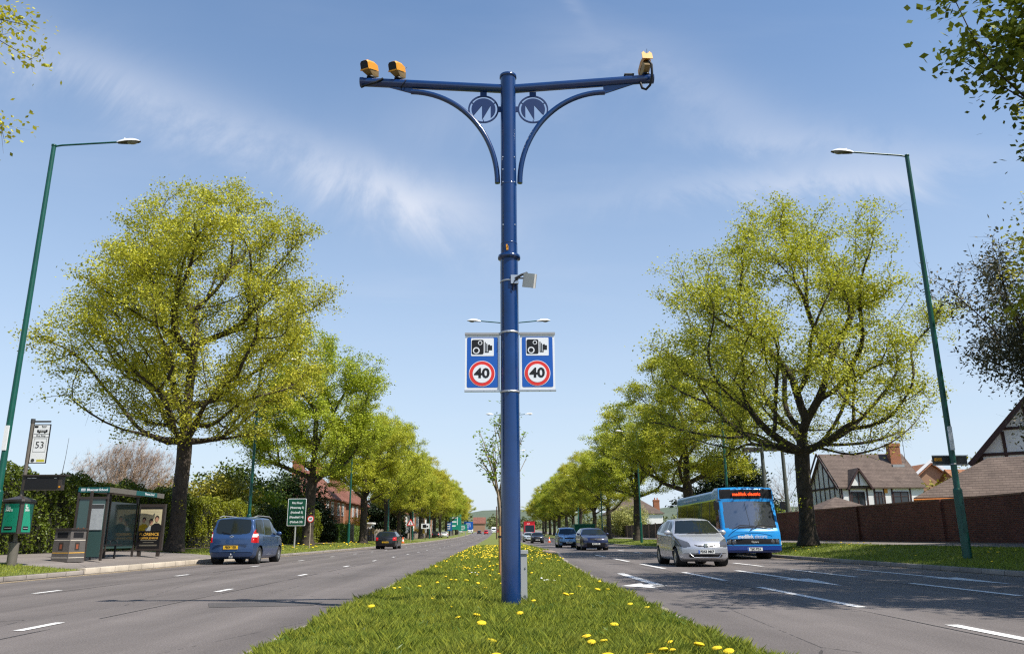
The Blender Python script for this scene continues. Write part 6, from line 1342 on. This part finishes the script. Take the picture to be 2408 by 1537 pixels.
def house(label, x0, x1, y0, y1, zb, ev, rg, roof, axis, wm, rm, wins=(), chim=(), ov=.35, name='house', bands=(), doors=()):
    t = thing(name, label, 'house', (x0, y0, zb)); X, Y = x1-x0, y1-y0; E, G = ev-zb, rg-zb
    b = MB(); b.box(0, X, 0, Y, -.3, E)
    if roof == 'gable':
        if axis == 'x': g = [(0, 0), (0, Y), (0, Y/2)]; b.add([(0, 0, E), (0, Y, E), (0, Y/2, G-.12), (X, 0, E), (X, Y, E), (X, Y/2, G-.12)], [(0, 2, 1), (3, 4, 5)])
        else: b.add([(0, 0, E), (X, 0, E), (X/2, 0, G-.12), (0, Y, E), (X, Y, E), (X/2, Y, G-.12)], [(0, 1, 2), (3, 5, 4)])
    b.build('wall', wm, t)
    b = MB(); th = .14
    def slab(q): 
        q = [Vector(p) for p in q]; b.add([tuple(p) for p in q]+[tuple(p-Vector((0, 0, th))) for p in q], [tuple(range(len(q))), tuple(range(2*len(q)-1, len(q)-1, -1))]+[(i, len(q)+i, len(q)+(i+1) % len(q), (i+1) % len(q)) for i in range(len(q))])
    if roof == 'gable' and axis == 'x':
        s = (G-E)/(Y/2); slab([(-ov, -ov, E-s*ov), (X+ov, -ov, E-s*ov), (X+ov, Y/2, G), (-ov, Y/2, G)]); slab([(X+ov, Y+ov, E-s*ov), (-ov, Y+ov, E-s*ov), (-ov, Y/2, G), (X+ov, Y/2, G)])
    elif roof == 'gable':
        s = (G-E)/(X/2); slab([(-ov, Y+ov, E-s*ov), (-ov, -ov, E-s*ov), (X/2, -ov, G), (X/2, Y+ov, G)]); slab([(X+ov, -ov, E-s*ov), (X+ov, Y+ov, E-s*ov), (X/2, Y+ov, G), (X/2, -ov, G)])
    else:
        d = min(X, Y)/2
        if Y >= X: r0, r1 = (X/2, d, G), (X/2, Y-d, G)
        else: r0, r1 = (d, Y/2, G), (X-d, Y/2, G)
        a, c, e, f = (-ov, -ov, E-.1), (X+ov, -ov, E-.1), (X+ov, Y+ov, E-.1), (-ov, Y+ov, E-.1)
        if Y >= X: slab([a, c, r0]); slab([c, e, r1, r0]); slab([e, f, r1]); slab([f, a, r0, r1])
        else: slab([a, c, r1, r0]); slab([c, e, r1]); slab([e, f, r0, r1]); slab([f, a, r0])
    ro = b.build('roof', rm, t)
    for cx, cy, cw, ch in chim:
        b = MB(); b.box(cx-cw/2, cx+cw/2, cy-cw*.4, cy+cw*.4, E, ch-zb); b.box(cx-cw/2-.06, cx+cw/2+.06, cy-cw*.4-.06, cy+cw*.4+.06, ch-zb-.35, ch-zb-.12); c = b.build('chimney', M_BRICKH, ro)
        b = MB()
        for q in (-.22, .22): b.tube([(cx+q*cw, cy, ch-zb), (cx+q*cw, cy, ch-zb+.45)], .13, 8)
        b.build('chimney_pot', mat('terracotta', (.42, .15, .07), .8), c)
    for face, u, z, w_, h_, fm in wins:
        b = MB(); p = MB(); nb = max(2, int(round(w_/.6)))
        def bx(m, u0, u1, za, zc, d0, d1):
            if face == '-y': m.box(u0, u1, -d1, -d0, za, zc)
            elif face == '+x': m.box(X+d0, X+d1, u0, u1, za, zc)
            else: m.box(-d1, -d0, u0, u1, za, zc)
        for k in range(nb+1): uu = u+w_*k/nb; bx(b, uu-.035, uu+.035, z, z+h_, .0, .07)
        bx(b, u-.035, u+w_+.035, z-.09, z, .0, .11); bx(b, u-.035, u+w_+.035, z+h_, z+h_+.08, .0, .07); bx(b, u, u+w_, z+h_*.68, z+h_*.68+.05, .0, .06)
        wf = b.build('window', fm, t); bx(p, u+.03, u+w_-.03, z+.0, z+h_, .012, .03); p.build('pane', M_WIN, wf)
    return t, ro
W_ = M_REND
# timbered house with a dormer, right
hx, hy = 30.9, 71.5; zb = .45
t, ro = house('white house with dark timbers, brown tiled roof and brick chimney', hx, hx+7.6, hy, hy+7.0, zb, 5.25, 8.35, 'gable', 'x', M_REND, M_TILEB, [('-y', .95, 2.95, 1.15, 1.15, M_TIMB), ('-y', 3.1, 2.95, .62, 1.15, M_TIMB), ('-y', 4.75, 2.95, 1.35, 1.15, M_TIMB)], [], .24)
b = MB()
for u in (.0, .72, 2.30, 2.98, 3.85, 4.58, 6.25): b.box(u, u+.14, -.045, -.002, 1.5, 4.70)
b.box(-.02, 7.62, -.05, -.003, 4.56, 4.72); b.box(.6, 2.5, -.05, -.003, 2.72, 2.84); b.build('timber_frame', M_TIMB, t)
b = MB()
for v in (.1, 1.2, 2.3, 3.4, 4.5, 5.6, 6.7):
    top = 4.8+min(v, 7-v)/3.5*3.0-.15; b.box(-.05, -.002, v, v+.15, 1.0, top)
b.box(-.055, -.003, 0, 7, 4.55, 4.72); b.build('timber_frame', M_TIMB, t)
for s in (0, 1):
    b = MB(); p0, p1 = Vector((-.48, -.45, 4.36)) if s == 0 else Vector((-.48, 7.45, 4.36)), Vector((-.48, 3.5, 7.88)); b.bar(p0, p1, .05, .26); b.build('bargeboard', M_TIMB, t)
# dormer: a small gable breaking the eaves
b = MB(); b.add([(.75, -.35, 4.70), (2.45, -.35, 4.70), (1.6, -.35, 6.15), (.75, 2.0, 4.70), (2.45, 2.0, 4.70), (1.6, 2.0, 6.15)], [(0, 1, 2), (3, 5, 4), (0, 2, 5, 3), (1, 4, 5, 2)]); dm = b.build('dormer', M_REND, ro)
b = MB()
for s in (-1, 1):
    e0, e1 = Vector((1.6+s*1.12, -.55, 4.45)), Vector((1.6, -.55, 6.28)); b.add([tuple(e0), tuple(e1), tuple(e1+Vector((0, 3, 0))), tuple(e0+Vector((0, 3, 0))), tuple(e0-Vector((0, 0, .12))), tuple(e1-Vector((0, 0, .12))), tuple(e1+Vector((0, 3, -.12))), tuple(e0+Vector((0, 3, -.12)))], [(0, 1, 2, 3), (7, 6, 5, 4), (0, 4, 5, 1), (3, 2, 6, 7), (0, 3, 7, 4)])
b.build('dormer_roof', M_TILEB, dm)
b = MB()
for s in (-1, 1): b.bar((1.6+s*1.12, -.58, 4.38), (1.6, -.58, 6.2), .05, .16)
b.box(1.55, 1.66, -.40, -.352, 4.75, 5.95); b.build('dormer_timber', M_TIMB, dm)
b = MB(); b.box(3.95, 4.25, -.06, -.003, 4.05, 4.45); b.build('alarm_box', M_CAMY, t)
b = MB(); b.box(6.1, 7.1, 2.3, 3.0, 5.5, 8.75); b.box(6.05, 7.15, 2.25, 3.05, 8.5, 8.8); c = b.build('chimney', M_BRICKH, ro); b = MB(); b.box(6.05, 7.15, 1.95, 2.3, 6.3, 6.75); b.build('flashing', M_GALV, c)
b = MB(); b.tube([(5.7, 2.4, 8.2), (5.7, 2.4, 11.0)], .03, 6); b.tube([(5.2, 2.4, 10.8), (6.2, 2.4, 10.8)], .015, 5); b.tube([(7.5, 2.4, 7.0), (7.5, 2.4, 9.2)], .025, 6); b.tube([(7.2, 2.4, 9.1), (8.3, 2.4, 9.1)], .015, 5); b.build('aerial', M_DGREY, ro)
# garage wings and neighbours
house('low brown roofed garage showing left of the timbered house', 24.6, 30.6, 62, 68, zb, 2.4, 3.9, 'hip', 'x', M_BRICKH, M_TILEB, name='garage')
t, ro = house('orange tiled house with brown gable and solar panels', 44, 53, 88, 98, zb, 5.0, 8.6, 'gable', 'y', mat('tan_wall', (.33, .20, .12), .9, var=.1), M_TILEO, [], [], .4)
b = MB()
for s in (-1, 1): b.bar((4.5+s*4.9, -.42, 4.55), (4.5, -.42, 8.45), .05, .30)
b.build('bargeboard', M_WHITE, ro)
t, ro = house('orange tiled house beyond with roof facing the road', 47, 60, 78, 86, zb, 4.6, 7.4, 'gable', 'x', M_BRICKH, M_TILEO, [], [], .4)
b = MB(); s_ = (7.4-4.6)/4.0
def on_roof(x, y, lift): return (x, y, 4.15+s_*y+lift)
for k in range(3): b.add([on_roof(1.2+k*1.7, 1.4, .05), on_roof(2.8+k*1.7, 1.4, .05), on_roof(2.8+k*1.7, 3.4, .05), on_roof(1.2+k*1.7, 3.4, .05), on_roof(1.2+k*1.7, 1.4, .0), on_roof(2.8+k*1.7, 1.4, .0), on_roof(2.8+k*1.7, 3.4, .0), on_roof(1.2+k*1.7, 3.4, .0)], [(0, 1, 2, 3), (0, 4, 5, 1), (1, 5, 6, 2), (2, 6, 7, 3), (3, 7, 4, 0)])
b.build('solar_panel', M_SOLAR, ro)
t, ro = house('garage with big brown hip roof and orange fascia behind the wall', 22.3, 36.3, 41.5, 47.6, zb, 2.85, 4.9, 'hip', 'x', M_BRICKW, M_TILEB, [], [], .45, name='garage')
t.rotation_euler = (0, 0, R(-34))
b = MB(); b.box(-.40, 13.8, -.475, -.44, 2.05, 2.20); b.tube([(-.45, -.53, 2.19), (13.8, -.53, 2.19)], .06, 8); b.build('fascia', M_ORANGE, ro)
b = MB(); b.box(3.6, 4.1, .75, 1.0, 2.6, 2.78); b.build('roof_vent', M_WHITE, ro)
# gabled timber house at the right edge
t, ro = house('tall timbered gable with white panels at the right edge', 29.3, 39.2, 47.5, 57, zb, 5.6, 11.0, 'gable', 'y', M_REND, M_TILEB, [], [], .5)
t.rotation_euler = (0, 0, R(-36))
b = MB()
for u in (.0, 1.3, 2.6, 3.9, 5.2, 6.5, 7.8, 9.7): b.box(u, u+.17, -.05, -.002, 1.5, 5.1+min(u+.1, 9.9-u)/4.95*5.4-.2)
b.box(0, 9.9, -.055, -.003, 5.0, 5.18); b.box(1.2, 8.7, -.055, -.003, 6.5, 6.66); b.build('timber_frame', M_TIMB, t)
b = MB()
for s in (-1, 1): b.bar((4.95+s*5.5, -.52, 4.48), (4.95, -.52, 10.5), .05, .30)
b.build('bargeboard', M_TIMB, ro)
# white house with two chimneys beyond the fence
house('white house with brown hip roof and two chimneys beyond the fence', 24.5, 36, 176, 190, gz(176)+.3, 5.4+gz(176), 9.6+gz(176), 'hip', 'y', M_REND, M_TILEB, [('-y', 1.0, 3.1, 1.7, 1.2, M_WHITE)], [(6.2, 1.2, 1.3, 7.9+gz(176)), (10.6, 2.2, 1.3, 8.3+gz(176))])
# brick houses on the left
def row_house(label, y0, y1, x1, wm, rm, chim, extra=(), xw=7.0, ev=5.6, rg=9.2, pairs=2):
    z = .35+gz(y0); Y = y1-y0; wins = []
    for k in range(pairs):
        u = Y*(k+.10)/pairs+.2
        for q in (0, 1): wins += [('+x', u+q*Y*.44/pairs, 3.55, 1.25, 1.5, M_WHITE), ('+x', u+q*Y*.44/pairs, .75, 1.5, 1.5, M_WHITE)]
    return house(label, x1-xw, x1, y0, y1, z, ev+z, rg+z, 'hip', 'y', wm, rm, wins+list(extra), [(cx, cy, cw, ch+z) for cx, cy, cw, ch in chim])
t, ro = row_house('red brick house with hipped red roof right of the green sign', 101, 115, -22.0, M_BRICKH, M_TILER, [(3.4, 9.5, 1.6, 10.6), (2.6, 3.4, 1.4, 10.4)])
t, ro = row_house('second red brick house with solar panels on its roof, left row', 119, 134, -22.0, M_BRICKH, M_TILER, [(3.4, 5.0, 1.5, 10.6)])
b = MB(); b.add([(6.7, 4.5, 5.95), (6.7, 8.5, 5.95), (4.6, 8.5, 8.12), (4.6, 4.5, 8.12)], [(0, 1, 2, 3)]); b.build('solar_panel', M_SOLAR, ro)
b = MB(); b.box(7.0, 8.3, 11.5, 14.5, 0, 2.6); b.box(6.95, 8.5, 11.3, 14.7, 2.6, 2.85); b.build('porch', M_REND, t); b = MB(); b.box(8.305, 8.36, 11.8, 14.2, .8, 2.3); b.build('porch_window', M_WIN, t)
for i, (y0, y1, ex) in enumerate([(172, 192, 'nearest'), (196, 216, 'second'), (220, 240, 'third'), (244, 268, 'farthest')]):
    t, ro = row_house('white rendered house with red roof, %s of the left white row' % ex, y0, y1, -21.5, M_REND, M_TILER, [(3.5, 10, 1.5, 10.6)], pairs=2)
    b = MB(); b.box(7.0, 7.16, 7.4, 10.4, .2, 5.5); b.build('brick_panel', M_BRICKH, t)
t, ro = house('dull brown building at the far end of the road', -13.5, -7.5, 420, 430, gz(420), gz(420)+4.5, gz(420)+7.5, 'gable', 'x', mat('tan_wall', (.33, .20, .12), .9), M_TILER)
# garden fronts on the left
t = thing('gatepost', 'pale weathered gatepost slab between the clipped hedges', 'gatepost', (-16.9, 92.3, .35)); b = MB(); b.add([(-.3, -.16, 0), (.32, -.16, 0), (.32, .16, 0), (-.3, .16, 0), (-.22, -.12, 2.0), (.26, -.12, 2.12), (.26, .12, 2.12), (-.22, .12, 2.0)], [(3, 2, 1, 0), (4, 5, 6, 7), (0, 1, 5, 4), (1, 2, 6, 5), (2, 3, 7, 6), (3, 0, 4, 7)]); b.build('slab', M_GWOOD, t)
b = MB(); b.box(-.30, -.245, -.14, .14, .1, 1.8); b.build('latch_side', M_GWOOD, t)
def low_fence(label, y0, y1, h, m, cat='fence', name='garden_fence', x=-17.0, gap=2.0):
    t = thing(name, label, cat, (x, y0, z_left(x)+gz(y0))); Y = y1-y0; k = 0
    n = max(1, int(Y/gap))
    for k in range(n):
        b = MB(); a, c = Y*k/n, Y*(k+1)/n
        for q in range(5): b.box(-.03+.012*(q % 2), .03, a+.08, c-.08, h*q/5, h*(q+1)/5-.015)
        b.build('panel', m, t); b = MB(); b.box(-.08, .08, c-.08, c+.08, 0, h+.12); b.build('post', m, t)
low_fence('dark wooden garden fence behind the third left tree', 99, 109, 1.55, M_FENCE); low_fence('pale weathered wooden fence before the forsythia', 109.6, 124, 1.5, M_GWOOD, gap=2.4)
low_fence('dark low wooden fence just left of the black hatchback', 125, 133, 1.5, M_FENCE); low_fence('low pale garden wall under the white houses', 150, 172, 1.0, M_GWOOD, 'wall', 'garden_wall', gap=4)
low_fence('far low garden wall along the white houses', 176, 268, .95, M_GWOOD, 'wall', 'garden_wall', gap=8)
# wooden lantern posts behind the bus
def lantern(x, y, zb, zt, label):
    t = thing('lantern_post', label, 'lamp post', (x, y, zb), 0, 'weathered lantern posts behind the bus'); H = zt-zb
    b = MB(); b.tube([(0, 0, -.2), (0, 0, H)], [.17, .12], 12); b.build('post', mat('post_grey_green', (.11, .12, .10), .8, var=.4, vscale=4), t)
    b = MB(); b.box(-1.35, -.12, -.28, .28, H-.62, H-.36); h = b.build('lamp_box', M_DARK, t); b = MB(); b.box(-1.36, -.10, -.29, .29, H-.36, H-.31); b.bar((-1.0, 0, H-.31), (0, 0, H-.08), .03, .03); b.build('lamp_lid', M_GALV, h)
lantern(19.0, 56.5, .5, 7.35, 'brown box lantern on a post between the bus and big tree'); lantern(20.6, 56.8, .5, 7.45, 'second box lantern on a post half hidden by the tree trunk')
